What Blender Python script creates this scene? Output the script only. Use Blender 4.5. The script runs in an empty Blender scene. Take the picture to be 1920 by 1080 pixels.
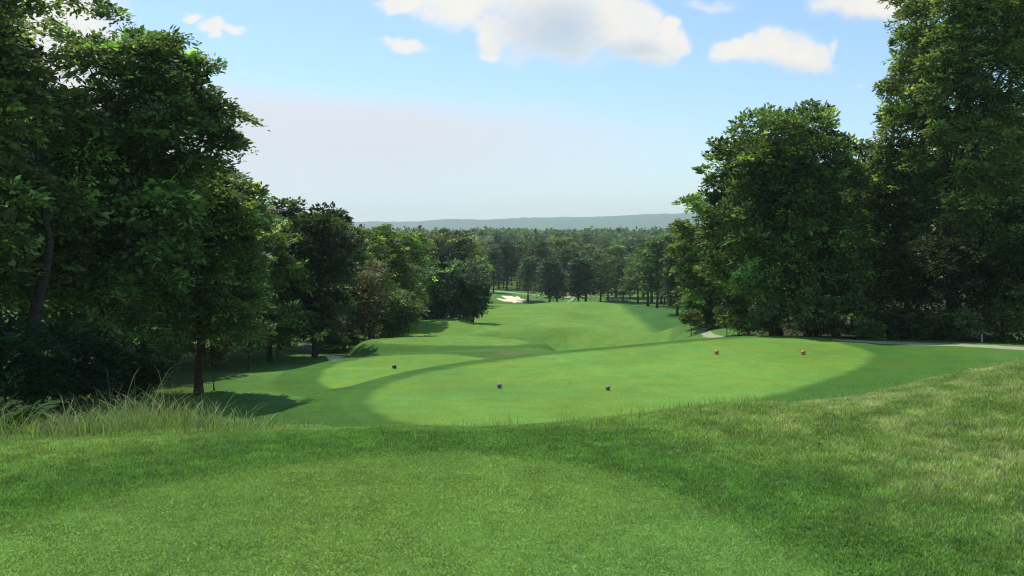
import bpy, math, random
import numpy as np

F = 1663.0      # focal length in pixels of a 1920 wide picture
HOR = 445.0     # height of the horizon in that picture
rng = np.random.default_rng(7)
scene = bpy.context.scene
C = scene.collection


# ------------------------------------------------------------------ helpers
def smooth(a, b, x):
    t = np.clip((x - a) / (b - a), 0, 1)
    return t * t * (3 - 2 * t)


def world(px, Y):
    return (px - 960.0) / F * Y


def tag(o, label=None, cat=None, group=None, kind=None):
    if label: o['label'] = label
    if cat: o['category'] = cat
    if group: o['group'] = group
    if kind: o['kind'] = kind
    return o


def empty(name, loc):
    o = bpy.data.objects.new(name, None)
    o.location = loc
    C.objects.link(o)
    return o


def mesh_np(name, V, Fc, mat=None, col=None, smooth_sh=False, extra=None):
    """V (n,3), Fc (m,k) -> mesh data with optional per-vertex colour."""
    V = np.ascontiguousarray(V, dtype=np.float32)
    Fc = np.ascontiguousarray(Fc, dtype=np.int32)
    me = bpy.data.meshes.new(name)
    me.vertices.add(len(V))
    me.vertices.foreach_set('co', V.ravel())
    m, k = Fc.shape
    me.loops.add(m * k)
    me.loops.foreach_set('vertex_index', Fc.ravel())
    me.polygons.add(m)
    me.polygons.foreach_set('loop_start', np.arange(0, m * k, k, dtype=np.int32))
    me.polygons.foreach_set('loop_total', np.full(m, k, dtype=np.int32))
    if smooth_sh:
        me.polygons.foreach_set('use_smooth', np.ones(m, dtype=bool))
    if col is not None:
        a = me.color_attributes.new('Col', 'FLOAT_COLOR', 'POINT')
        c4 = np.ones((len(V), 4), dtype=np.float32)
        c4[:, :3] = col
        a.data.foreach_set('color', c4.ravel())
    if extra:
        for nm, arr in extra.items():
            a = me.attributes.new(nm, 'FLOAT', 'POINT')
            a.data.foreach_set('value', np.ascontiguousarray(arr, dtype=np.float32))
    me.update(calc_edges=True)
    if mat: me.materials.append(mat)
    return me


def link(name, me, parent=None, loc=None):
    o = bpy.data.objects.new(name, me)
    C.objects.link(o)
    if parent: o.parent = parent
    if loc is not None: o.location = loc
    return o


def poly_sd(P, X, Y):
    """signed distance to closed polygon, negative inside"""
    P = np.asarray(P, float)
    d2 = np.full(X.shape, 1e18)
    inside = np.zeros(X.shape, bool)
    n = len(P)
    for i in range(n):
        ax, ay = P[i]; bx, by = P[(i + 1) % n]
        ex, ey = bx - ax, by - ay
        wx, wy = X - ax, Y - ay
        t = np.clip((wx * ex + wy * ey) / (ex * ex + ey * ey + 1e-12), 0, 1)
        dx, dy = wx - ex * t, wy - ey * t
        d2 = np.minimum(d2, dx * dx + dy * dy)
        c = ((ay > Y) != (by > Y)) & (X < (bx - ax) * (Y - ay) / (by - ay + 1e-12) + ax)
        inside ^= c
    d = np.sqrt(d2)
    return np.where(inside, -d, d)


def line_d(P, X, Y):
    d2 = np.full(X.shape, 1e18)
    for (ax, ay), (bx, by) in zip(P[:-1], P[1:]):
        ex, ey = bx - ax, by - ay
        wx, wy = X - ax, Y - ay
        t = np.clip((wx * ex + wy * ey) / (ex * ex + ey * ey + 1e-12), 0, 1)
        d2 = np.minimum(d2, (wx - ex * t) ** 2 + (wy - ey * t) ** 2)
    return np.sqrt(d2)


def round_poly(P, n=2):
    P = np.asarray(P, float)
    for _ in range(n):
        Q = np.roll(P, -1, 0)
        R = np.empty((len(P) * 2, 2))
        R[0::2] = P * .75 + Q * .25
        R[1::2] = P * .25 + Q * .75
        P = R
    return P


def round_line(P, n=2):
    P = np.asarray(P, float)
    for _ in range(n):
        A, B = P[:-1], P[1:]
        R = np.empty((len(A) * 2, 2))
        R[0::2] = A * .75 + B * .25
        R[1::2] = A * .25 + B * .75
        P = np.vstack([P[:1], R, P[-1:]])
    return P


# smooth value noise on arrays (for colour of turf and soft undulation)
_tab = np.random.default_rng(3).random((256, 256))


def vnoise(X, Y, sc=1.0, seed=0):
    x = X / sc + seed * 17.3; y = Y / sc + seed * 9.1
    xi = np.floor(x).astype(int); yi = np.floor(y).astype(int)
    fx = x - xi; fy = y - yi
    fx = fx * fx * (3 - 2 * fx); fy = fy * fy * (3 - 2 * fy)
    a = _tab[xi & 255, yi & 255]; b = _tab[(xi + 1) & 255, yi & 255]
    c = _tab[xi & 255, (yi + 1) & 255]; d = _tab[(xi + 1) & 255, (yi + 1) & 255]
    return (a * (1 - fx) + b * fx) * (1 - fy) + (c * (1 - fx) + d * fx) * fy


# ------------------------------------------------------------------ the lie of the land
CP = []


def cp(px, *yz):
    for Y, z in yz:
        CP.append((world(px, Y), Y, z))


for px in (-500, -100, 300, 700, 960, 1300, 1700, 2100, 2500):
    cp(px, (3, -2.2), (5, -2.2), (7, -2.2))
cp(-600, (10, -2.4), (13, -3.3), (20, -5.0), (30, -6.2), (45, -7.2), (70, -8), (120, -9), (250, -13))
cp(-200, (9, -2.3), (11, -2.45), (13, -3.1), (20, -4.6), (30, -6.0), (45, -7.2), (70, -8), (120, -9), (250, -13))
cp(100, (9, -2.26), (10.5, -2.4), (13, -3.05), (20, -4.4), (28, -6.0), (40, -7.1), (60, -8.2), (90, -9), (200, -13))
cp(300, (9, -2.24), (11, -2.42), (14, -3.12), (20, -4.4), (24, -5.15), (27, -6.0), (40, -7.3), (60, -8.5), (90, -9.5))
cp(450, (9, -2.22), (11, -2.40), (14, -3.05), (20, -4.2), (24, -4.8), (26.5, -5.15), (29.5, -6.2), (34, -7.2), (45, -7.9), (60, -8.6), (75, -9.2), (100, -10.2))
cp(520, (20, -4.22), (26, -5.1), (28.8, -5.4), (31.5, -6.4), (36, -7.4))
cp(380, (20, -4.28), (23, -4.75), (25, -5.08), (28, -6.2), (34, -7.1))
cp(660, (31, -5.8), (35.5, -6.0), (39, -7.2), (43, -7.8))
cp(600, (9, -2.22), (11, -2.40), (14, -3.15), (20, -4.25), (27, -5.35), (31, -5.66), (33.5, -5.86), (37, -7.1), (42, -7.8), (46, -8.0), (52, -8.0), (60, -8.6), (68, -9.1), (90, -10), (130, -11))
cp(750, (9, -2.2), (11, -2.36), (15, -3.6), (20, -4.6), (25, -5.6), (30, -6), (36, -6), (46, -7.9), (52, -8), (58, -8), (64, -8.6), (75, -9.8), (87, -10.2), (100, -10.6), (130, -11.4), (180, -13))
cp(860, (60, -8.0), (65, -8.3), (74, -9.9), (85, -10.2), (105, -10.4), (125, -11), (160, -12.5), (220, -16))
cp(950, (9, -2.2), (10.8, -2.32), (15, -4), (22, -5.8), (30, -6), (40, -6), (50, -7.7), (62, -8.0), (66, -8.05), (75, -10.4), (80, -11.4), (88, -12.4), (101, -12.85), (112, -12.3), (130, -11.3), (180, -13.6), (222, -17.6), (245, -16.8), (262, -16.4), (300, -17.5))
cp(1050, (75, -10.8), (80, -11.8), (88, -12.6), (103, -13.05), (114, -12.4), (130, -11.1), (150, -11.3), (180, -13.8), (225, -17.4), (262, -17.0), (300, -18))
cp(1150, (9, -2.2), (11.3, -2.31), (16, -4.3), (24, -5.9), (34, -6), (45, -6), (55, -8), (70, -9.6), (80, -11.4), (90, -12.7), (103, -12.9), (116, -12.2), (132, -11.3), (150, -11.4), (180, -14), (240, -18), (300, -19))
cp(1260, (50, -6.3), (62, -8.4), (85, -10.0), (120, -11.4), (160, -13.2), (230, -17))
cp(1330, (12.1, -2.33), (16, -4.2), (24, -5.9), (40, -6), (50, -6), (60, -7.2), (75, -8.0), (90, -8.8), (120, -11), (160, -13), (230, -16))
cp(1500, (9, -2.2), (12.5, -2.40), (15.5, -3.75), (22, -5.6), (35, -6), (50, -6), (56, -6.3), (66, -7.3), (90, -9), (140, -12))
cp(1650, (9, -2.18), (13.2, -2.33), (16, -3.6), (22, -5.5), (35, -6), (48, -5.95))
cp(1800, (9, -2.15), (14, -2.19), (17, -3.5), (23, -5.4), (35, -6), (50, -6.0), (58, -6.5), (75, -7.5), (120, -10), (250, -13))
cp(1930, (9, -2.1), (14.5, -2.15), (17.5, -3.4), (24, -5.3), (36, -6), (48, -6), (60, -6.6))
cp(2300, (9, -2.0), (14.5, -1.9), (18, -3.1), (25, -5.2), (40, -6), (60, -6.6), (120, -9), (250, -12))
for px in (-600, 100, 700, 960, 1200, 1700, 2400):
    cp(px, (400, -18), (500, -16), (700, -11), (1200, -8), (2200, -5), (3200, -4))
CP = np.array(CP)


def lp(X, Y):
    return np.arctan2(X, Y), np.log(np.hypot(X, Y))


_t, _l = lp(CP[:, 0], CP[:, 1])
_d = np.sqrt((_t[:, None] - _t[None]) ** 2 + (_l[:, None] - _l[None]) ** 2 + .0009)
_n = len(CP)
_A = np.zeros((_n + 3, _n + 3))
_A[:_n, :_n] = -_d - np.eye(_n) * .003
_A[:_n, _n:] = np.c_[np.ones(_n), _t, _l]
_A[_n:, :_n] = _A[:_n, _n:].T
_W = np.linalg.solve(_A, np.r_[CP[:, 2], 0, 0, 0])


def flat_poly(pts, z):
    return [(world(px, z * F / (py - HOR)), z * F / (py - HOR)) for px, py in pts]


T0 = round_poly([(-7, -3), (-6, 2.5), (-4.9, 5.0), (-3.95, 6.8), (-3.45, 7.6), (-2.8, 8.3), (-1.9, 8.85), (-.86, 9.1), (.2, 8.95), (1.0, 8.35), (1.55, 7.4), (1.95, 6.4), (2.2, 5.6), (2.7, 3.5), (3, 1), (3.2, -3)])
T1 = round_poly(flat_poly([(686, 745), (700, 772), (770, 797), (930, 803), (1150, 792), (1390, 757), (1500, 727), (1640, 680), (1630, 655),
                           (1540, 637), (1450, 632), (1350, 636), (1200, 650), (1000, 668), (850, 688), (740, 712)], 6.0))
T2 = round_poly(flat_poly([(598, 708), (600, 724), (640, 730), (760, 714), (900, 690), (935, 676), (850, 664), (760, 664), (660, 674), (612, 690)], 8.0))
T3 = round_poly([(world(720, 67), 67), (world(700, 70), 70), (world(860, 71.5), 71.5), (world(960, 71), 71), (world(1005, 67.5), 67.5), (world(950, 65.6), 65.6), (world(840, 66), 66)])
FW = round_poly([(world(a, b), b) for a, b in [(690, 74), (760, 69.5), (900, 69), (985, 74), (1080, 79), (1200, 83), (1275, 88), (1235, 105), (1190, 128),
                                                (1150, 150), (1135, 200), (1000, 215), (925, 205), (890, 150), (868, 118), (800, 104), (715, 94)]], 2)


def h(X, Y, detail=True):
    X = np.asarray(X, float); Y = np.asarray(Y, float)
    shp = X.shape
    X = X.ravel(); Y = Y.ravel()
    t, l = lp(X, Y)
    l = np.maximum(l, math.log(2.5))
    tc = np.clip(t, -.62, .62)
    out = np.empty(len(X))
    for s in range(0, len(X), 20000):
        e = slice(s, s + 20000)
        d = np.sqrt((tc[e, None] - _t[None]) ** 2 + (l[e, None] - _l[None]) ** 2 + .0009)
        out[e] = -d @ _W[:_n] + _W[_n] + _W[_n + 1] * tc[e] + _W[_n + 2] * l[e]
    r = np.hypot(X, Y)
    # outside the surveyed fan the ground becomes one gentle slope
    w = smooth(.75, 1.6, np.abs(t))
    back = -2.2 - 5 * smooth(8, 60, r) - 4 * smooth(60, 800, r)
    out = out * (1 - w) + back * w
    d0 = poly_sd(T0, X, Y)
    if detail:
        amp = np.clip((r - 9) * .004, 0, .35) * smooth(0, 4, d0)
        out += amp * ((vnoise(X, Y, 9, 1) - .5) + .45 * (vnoise(X, Y, 3.4, 2) - .5) * (r < 120))
        out += .035 * (vnoise(X, Y, 1.3, 5) - .5) * smooth(.3, 2.5, d0) * (r < 60)
    w = smooth(0, 2.0, -d0 + 1.6); out = out * (1 - w) - 2.2 * w
    for P, z, k in ((T1, -6.0, 1.6), (T2, -8.0, 1.8), (T3, -8.05, 1.5)):
        w = smooth(0, 1, 1 - np.clip((poly_sd(P, X, Y) - .9) / (k + .3 + 4.5 * smooth(35, 29, Y)), 0, 1)); out = out * (1 - w) + z * w
    out += ridges(X, Y)
    return out.reshape(shp)


def h1(x, y):
    return float(h(np.array([x]), np.array([y]))[0])


RIDGES = [([(world(a, b), b) for a, b in [(880, 92), (940, 99), (1000, 102), (1060, 104), (1150, 101), (1215, 96), (1262, 90)]], 2.6, 10.0, 26, 8),
          ([(world(a, b), b) for a, b in [(920, 124), (980, 131), (1050, 140), (1140, 150)]], .3, 9, 30, 8)]


def ridges(X, Y):
    out = np.zeros(X.shape)
    for P, hgt, front, backw, endw in RIDGES:
        P = np.asarray(P)
        yr = np.interp(X, P[:, 0], P[:, 1]); s = Y - yr
        e = smooth(P[0, 0] - endw, P[0, 0] + endw * .6, X) * smooth(P[-1, 0] + endw * .7, P[-1, 0] - endw, X)
        out += hgt * e * np.where(s < 0, smooth(-front, .6, s), 1 - smooth(-.6, backw, s))
    return out


def unproj(px, py, Y0, Y1):
    Ys = np.linspace(Y0, Y1, 400)
    Xs = (px - 960) / F * Ys
    g = h(Xs, Ys) + (py - HOR) / F * Ys        # ground minus ray
    i = np.where((g[1:] >= 0) & (g[:-1] < 0))[0]
    i = i[0] if len(i) else int(np.argmin(np.abs(g)))
    return Xs[i], Ys[i]


# paths and bunkers
PATHS = [
    ([(world(1598, 52.2), 52.2), (world(1650, 51.8), 51.8), (world(1720, 51), 51), (world(1800, 49.8), 49.8), (world(1900, 48.2), 48.2), (world(2100, 46), 46), (world(2500, 44), 44)], 2.3),
    ([unproj(1360, 633, 57, 110), unproj(1340, 631, 57, 110), unproj(1322, 627, 57, 110), unproj(1313, 621, 57, 110), unproj(1325, 615, 57, 110), unproj(1346, 608, 57, 110)], .8),
    ([unproj(900, 543, 250, 300), unproj(935, 546, 240, 300), unproj(968, 550, 240, 300), unproj(1010, 553, 240, 300), unproj(1050, 559, 235, 300), (world(1090, 262), 262), (world(1180, 266), 266)], 2.3),
    ([(world(1064, 240), 240), (world(1078, 258), 258)], .9),
]
BUNKERS = [
    [unproj(a, b, 215, 275) for a, b in [(928, 559), (935, 559), (944, 561), (952, 562), (943, 557), (940, 554.5), (952, 554.5), (960, 555.5),
                                         (965, 557), (971, 555), (977, 560), (993, 563), (985, 566), (966, 567), (945, 565)]],
    [unproj(a, b, 55, 80) for a, b in [(610, 667.5), (648, 668.5), (640, 672), (626, 676)]],
]

# ------------------------------------------------------------------ materials
def new_mat(name):
    m = bpy.data.materials.new(name)
    m.use_nodes = True
    nt = m.node_tree
    b = nt.nodes['Principled BSDF']
    return m, nt, b


def simple(name, col, rough=.7, spec=.3, noise=None, bump=0.0, nscale=8):
    m, nt, b = new_mat(name)
    b.inputs['Base Color'].default_value = (*col, 1)
    b.inputs['Roughness'].default_value = rough
    b.inputs['Specular IOR Level'].default_value = spec
    if noise:
        tc = nt.nodes.new('ShaderNodeTexCoord')
        n = nt.nodes.new('ShaderNodeTexNoise'); n.inputs['Scale'].default_value = nscale; n.inputs['Detail'].default_value = 6
        nt.links.new(tc.outputs['Object'], n.inputs['Vector'])
        r = nt.nodes.new('ShaderNodeValToRGB')
        r.color_ramp.elements[0].position = .3; r.color_ramp.elements[1].position = .7
        r.color_ramp.elements[0].color = (*noise, 1); r.color_ramp.elements[1].color = (*col, 1)
        nt.links.new(n.outputs['Fac'], r.inputs['Fac'])
        nt.links.new(r.outputs['Color'], b.inputs['Base Color'])
        if bump:
            bp = nt.nodes.new('ShaderNodeBump'); bp.inputs['Strength'].default_value = bump; bp.inputs['Distance'].default_value = .02
            nt.links.new(n.outputs['Fac'], bp.inputs['Height'])
            nt.links.new(bp.outputs['Normal'], b.inputs['Normal'])
    return m


def turf_material(name, fine=.28, bump=.5):
    """colour of the turf from the mesh, broken up by patchy and fine noise"""
    m, nt, b = new_mat(name)
    N = nt.nodes.new; L = nt.links.new
    at = N('ShaderNodeAttribute'); at.attribute_name = 'Col'
    tc = N('ShaderNodeTexCoord')
    vals = []
    for sc, lo, hi, det in ((.16, .86, 1.14, 4), (1.1, .9, 1.1, 5), (9.0, 1 - fine * .6, 1 + fine * .6, 4), (45.0, 1 - fine, 1 + fine, 2)):
        n = N('ShaderNodeTexNoise'); n.inputs['Scale'].default_value = sc; n.inputs['Detail'].default_value = det
        L(tc.outputs['Object'], n.inputs['Vector'])
        mr = N('ShaderNodeMapRange'); mr.inputs[1].default_value = .3; mr.inputs[2].default_value = .7
        mr.inputs[3].default_value = lo; mr.inputs[4].default_value = hi
        L(n.outputs['Fac'], mr.inputs[0])
        vals.append(mr.outputs[0])
    cur = vals[0]
    for v in vals[1:]:
        mm = N('ShaderNodeMath'); mm.operation = 'MULTIPLY'; L(cur, mm.inputs[0]); L(v, mm.inputs[1]); cur = mm.outputs[0]
    sc = N('ShaderNodeVectorMath'); sc.operation = 'SCALE'
    L(at.outputs['Color'], sc.inputs[0]); L(cur, sc.inputs['Scale'])
    # patches that lean yellow or blue-green
    n = N('ShaderNodeTexNoise'); n.inputs['Scale'].default_value = .45; n.inputs['Detail'].default_value = 5
    L(tc.outputs['Object'], n.inputs['Vector'])
    mr = N('ShaderNodeMapRange'); mr.inputs[1].default_value = .35; mr.inputs[2].default_value = .65
    L(n.outputs['Fac'], mr.inputs[0])
    mx = N('ShaderNodeMix'); mx.data_type = 'RGBA'; mx.inputs[6].default_value = (.91, 1.0, 1.04, 1); mx.inputs[7].default_value = (1.12, 1.0, .86, 1)
    L(mr.outputs[0], mx.inputs[0])
    ml = N('ShaderNodeVectorMath'); ml.operation = 'MULTIPLY'
    L(sc.outputs[0], ml.inputs[0]); L(mx.outputs[2], ml.inputs[1])
    L(ml.outputs[0], b.inputs['Base Color'])
    b.inputs['Roughness'].default_value = .85
    b.inputs['Specular IOR Level'].default_value = .04
    n = N('ShaderNodeTexNoise'); n.inputs['Scale'].default_value = 14; n.inputs['Detail'].default_value = 6
    L(tc.outputs['Object'], n.inputs['Vector'])
    bp = N('ShaderNodeBump'); bp.inputs['Strength'].default_value = bump; bp.inputs['Distance'].default_value = .03
    L(n.outputs['Fac'], bp.inputs['Height']); L(bp.outputs['Normal'], b.inputs['Normal'])
    return m


def leaf_material(name, trans=.3, rough=.5, spec=.3, tmul=(1.25, 1.35, .55)):
    m, nt, b = new_mat(name)
    N = nt.nodes.new; L = nt.links.new
    at = N('ShaderNodeAttribute'); at.attribute_name = 'Col'
    oi = N('ShaderNodeObjectInfo')
    hs = N('ShaderNodeHueSaturation')
    mr = N('ShaderNodeMapRange'); mr.inputs[3].default_value = .484; mr.inputs[4].default_value = .516
    L(oi.outputs['Random'], mr.inputs[0]); L(mr.outputs[0], hs.inputs['Hue'])
    mv = N('ShaderNodeMath'); mv.operation = 'MULTIPLY'; mv.inputs[1].default_value = 37.7
    fr = N('ShaderNodeMath'); fr.operation = 'FRACT'
    L(oi.outputs['Random'], mv.inputs[0]); L(mv.outputs[0], fr.inputs[0])
    mr2 = N('ShaderNodeMapRange'); mr2.inputs[3].default_value = .8; mr2.inputs[4].default_value = 1.2
    L(fr.outputs[0], mr2.inputs[0]); L(mr2.outputs[0], hs.inputs['Value'])
    L(at.outputs['Color'], hs.inputs['Color'])
    L(hs.outputs['Color'], b.inputs['Base Color'])
    b.inputs['Roughness'].default_value = rough
    b.inputs['Specular IOR Level'].default_value = spec
    tr = N('ShaderNodeBsdfTranslucent')
    vm = N('ShaderNodeVectorMath'); vm.operation = 'MULTIPLY'; vm.inputs[1].default_value = tmul
    L(hs.outputs['Color'], vm.inputs[0]); L(vm.outputs[0], tr.inputs['Color'])
    mix = N('ShaderNodeMixShader'); mix.inputs[0].default_value = trans
    L(b.outputs[0], mix.inputs[1]); L(tr.outputs[0], mix.inputs[2])
    L(mix.outputs[0], nt.nodes['Material Output'].inputs['Surface'])
    return m


M_turf = turf_material('turf')
M_leaf = leaf_material('leaf', .46, .5, .3, (1.3, 1.35, .6))
M_blade = leaf_material('grass_blade', .35, .45, .35, (1.15, 1.25, .6))
M_bark = simple('bark', (.075, .062, .05), .9, .1, (.03, .025, .02), .8, 6)
M_bark_red = simple('reddish bark', (.11, .05, .033), .9, .1, (.05, .022, .016), .8, 6)
M_sand = simple('bunker sand', (.86, .79, .56), .95, .1, (.78, .70, .48), .4, 2)
M_path = simple('gravel path', (.40, .41, .27), .95, .1, (.31, .34, .19), .4, 3)

# ------------------------------------------------------------------ ground sheet (one polar grid, split into its surfaces)
th = np.concatenate([np.linspace(-math.pi, -.72, 60, endpoint=False), np.linspace(-.72, .72, 1050), np.linspace(.72, math.pi, 60, endpoint=False)[1:]])
rr = np.concatenate([np.array([.01, .5, 1, 1.6, 2.3, 3.0, 3.6]), np.exp(np.arange(math.log(4.0), math.log(330), .0062)), np.exp(np.linspace(math.log(330), math.log(7500), 80))])
nT, nR = len(th), len(rr)
TH, RR = np.meshgrid(th, rr, indexing='ij')
GX = RR * np.sin(TH); GY = RR * np.cos(TH)
GZ = h(GX, GY)


def surface_colour(X, Y, Z):
    c_rough = np.array([.145, .245, .05]); c_fringe = np.array([.066, .155, .028]); c_tee = np.array([.150, .285, .050])
    c_fair = np.array([.146, .27, .048]); c_wood = np.array([.060, .095, .025]); c_home = np.array([.16, .30, .06])
    r = np.hypot(X, Y); px = 960 + F * X / np.maximum(Y, 1)
    n1 = vnoise(X, Y, 5, 3)[..., None]; n2 = vnoise(X, Y, 1.1, 4)[..., None]
    col = np.broadcast_to(c_rough, X.shape + (3,)) * (.8 + .25 * n1 + .15 * n2)

    def put(col, c, w):
        w = w[..., None]
        return col * (1 - w) + np.asarray(c) * w
    # semi-rough on the course
    col = put(col, (.085, .19, .042), smooth(14, 22, r) * smooth(330, 250, r) * .8)
    d1 = poly_sd(T1, X, Y); d2 = poly_sd(T2, X, Y); d3 = poly_sd(T3, X, Y); df = poly_sd(FW, X, Y); d0 = poly_sd(T0, X, Y)
    wob = (vnoise(X, Y, .8, 6) - .5) * .25
    col = put(col, c_fringe, smooth(9, 3.0, d1 + wob) * smooth(20, 24, Y))
    col = put(col, c_fringe, smooth(3.0, 2.2, d2 + wob)); col = put(col, c_fringe, smooth(2.5, 1.6, d3 + wob) * smooth(68, 66, Y))
    col = put(col, c_fringe, smooth(2.6, 1.2, d0 + wob * 2) * .8)
    col = put(col, c_fair, smooth(.5, -.5, df)); 
    col = put(col, (.056, .145, .032), smooth(.3, 1.4, df) * smooth(26, 14, df) * smooth(84, 90, Y) * smooth(290, 262, Y) * np.maximum(smooth(1090, 1130, px), smooth(190, 205, Y)))
    col = put(col, c_tee, smooth(.35, -.35, d1 + wob)); col = put(col, c_tee, smooth(.3, -.3, d2 + wob)); col = put(col, np.array(c_tee) * .95, smooth(.3, -.3, d3 + wob))
    col = put(col, c_home, smooth(.5, -.5, d0 + wob))
    # worn brown streak on the front of the lower mound, and under the woods
    bx, by = world(968, 61), 61.0
    col = put(col, (.22, .13, .06), np.exp(-((X - bx) / 1.5) ** 2 - ((Y - by) / .8) ** 2) * .7 * (.5 + vnoise(X, Y, .5, 8)))
    col = put(col, (.16, .19, .06), np.exp(-((X - world(1050, 88)) / 5) ** 2 - ((Y - 87) / 3) ** 2) * .4)
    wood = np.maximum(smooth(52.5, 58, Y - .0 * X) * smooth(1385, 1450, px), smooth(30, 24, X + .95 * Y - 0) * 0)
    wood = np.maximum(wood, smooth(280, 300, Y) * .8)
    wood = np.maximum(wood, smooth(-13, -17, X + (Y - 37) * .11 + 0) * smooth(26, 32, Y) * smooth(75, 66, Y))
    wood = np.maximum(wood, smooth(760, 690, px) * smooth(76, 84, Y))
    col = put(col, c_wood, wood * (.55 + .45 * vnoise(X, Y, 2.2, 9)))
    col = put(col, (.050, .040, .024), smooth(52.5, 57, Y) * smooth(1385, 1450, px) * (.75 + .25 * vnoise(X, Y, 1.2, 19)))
    return np.clip(col, 0, 1)


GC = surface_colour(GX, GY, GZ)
idx = np.arange(nT * nR).reshape(nT, nR)
ii = np.arange(nT); jj = (ii + 1) % nT
A = idx[ii][:, :-1]; B = idx[jj][:, :-1]; Cc = idx[jj][:, 1:]; D = idx[ii][:, 1:]
faces = np.stack([A, D, Cc, B], -1).reshape(-1, 4)
V = np.stack([GX, GY, GZ], -1).reshape(-1, 3)
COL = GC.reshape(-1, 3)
fc = V[faces].mean(1)
reg = np.zeros(len(faces), int)
reg[poly_sd(FW, fc[:, 0], fc[:, 1]) < 0] = 1
for k, P in enumerate((T0, T1, T2, T3)):
    reg[poly_sd(P, fc[:, 0], fc[:, 1]) < 0] = 2 + k
for k, (P, w) in enumerate(PATHS):
    reg[line_d(round_line(P), fc[:, 0], fc[:, 1]) < w / 2] = 10 + k
for k, P in enumerate(BUNKERS):
    reg[poly_sd(P, fc[:, 0], fc[:, 1]) < 0] = 20 + k
names = {0: ('ground', M_turf), 1: ('fairway', M_turf), 2: ('tee_box', M_turf), 3: ('tee_box', M_turf), 4: ('tee_box', M_turf), 5: ('tee_box', M_turf),
         10: ('path', M_path), 11: ('path', M_path), 12: ('path', M_path), 13: ('path', M_path), 20: ('bunker', M_sand), 21: ('bunker', M_sand)}
glabels = {0: ('rolling rough grass of the golf course', 'ground'), 1: ('light mown fairway running downhill to the pines', 'fairway'),
           2: ('near mown tee at the bottom of the picture', 'tee box'), 3: ('large light green tee with two pairs of markers', 'tee box'),
           4: ('lower tee with one dark marker, left of the large tee', 'tee box'), 5: ('small tee mound just short of the fairway', 'tee box'),
           10: ('pale gravel path running in front of the woods right of the large tee', 'path'), 11: ('short bent pale path beside the shrubs beyond the large tee', 'path'),
           12: ('thin pale path beyond the far bunker', 'path'), 13: ('short spur of pale path among the far pines', 'path'),
           20: ('pale sand bunker cut into the bank beyond the fairway', 'bunker'), 21: ('small patch of pale sand under the trees left of the lower tee', 'bunker')}
for k, (nm, mt) in names.items():
    fs = faces[reg == k]
    if not len(fs): continue
    u, inv = np.unique(fs, return_inverse=True)
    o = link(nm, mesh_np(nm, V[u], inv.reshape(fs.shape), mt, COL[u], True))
    tag(o, glabels[k][0], glabels[k][1], kind='structure')

# ------------------------------------------------------------------ far hills
hx = np.linspace(-6500, 6500, 700); hy = np.linspace(4200, 7600, 80)
HX, HY = np.meshgrid(hx, hy, indexing='ij')
prof = smooth(4200, 6000, HY)
ang = HX / HY
slope_h = 94 + 66 * np.clip((ang + .19) / .38, -.2, 2.2)
HZ = -8 + prof * (slope_h + 8) * (1 + .07 * (vnoise(HX, HY, 900, 1) - .5)) + prof * (14 * (vnoise(HX, HY, 260, 2) - .5) + 10 * (vnoise(HX, HY, 40, 7) - .5)) - 30 * smooth(6400, 7600, HY)
hidx = np.arange(HX.size).reshape(HX.shape)
hf = np.stack([hidx[:-1, :-1], hidx[1:, :-1], hidx[1:, 1:], hidx[:-1, 1:]], -1).reshape(-1, 4)
M_hill = simple('wooded hillside', (.075, .14, .05), .95, .05, (.04, .085, .035), 0, .02)
ho = link('hills', mesh_np('hills', np.stack([HX, HY, HZ], -1).reshape(-1, 3), hf, M_hill, None, False))
tag(ho, 'long low wooded ridge fading blue on the horizon', 'hills', kind='structure')


# ------------------------------------------------------------------ trees
def unit(v):
    return v / (np.linalg.norm(v, axis=-1, keepdims=True) + 1e-9)


def tube_np(pts, rad, n=8):
    pts = np.asarray(pts, float); rad = np.asarray(rad, float)
    m = len(pts)
    tan = unit(np.gradient(pts, axis=0))
    ref = np.array([1.0, .13, .07])
    u = unit(np.cross(tan, ref)); v = np.cross(tan, u)
    a = np.linspace(0, 2 * math.pi, n, endpoint=False)
    V = pts[:, None] + rad[:, None, None] * (u[:, None] * np.cos(a)[None, :, None] + v[:, None] * np.sin(a)[None, :, None])
    i = np.arange(m * n).reshape(m, n); j = np.roll(i, -1, 1)
    Fc = np.stack([i[:-1], j[:-1], j[1:], i[1:]], -1).reshape(-1, 4)
    return V.reshape(-1, 3), Fc


def join(parts):
    Vs, Fs, o = [], [], 0
    for V, Fc in parts:
        Vs.append(V); Fs.append(Fc + o); o += len(V)
    return np.vstack(Vs), np.vstack(Fs)


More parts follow.
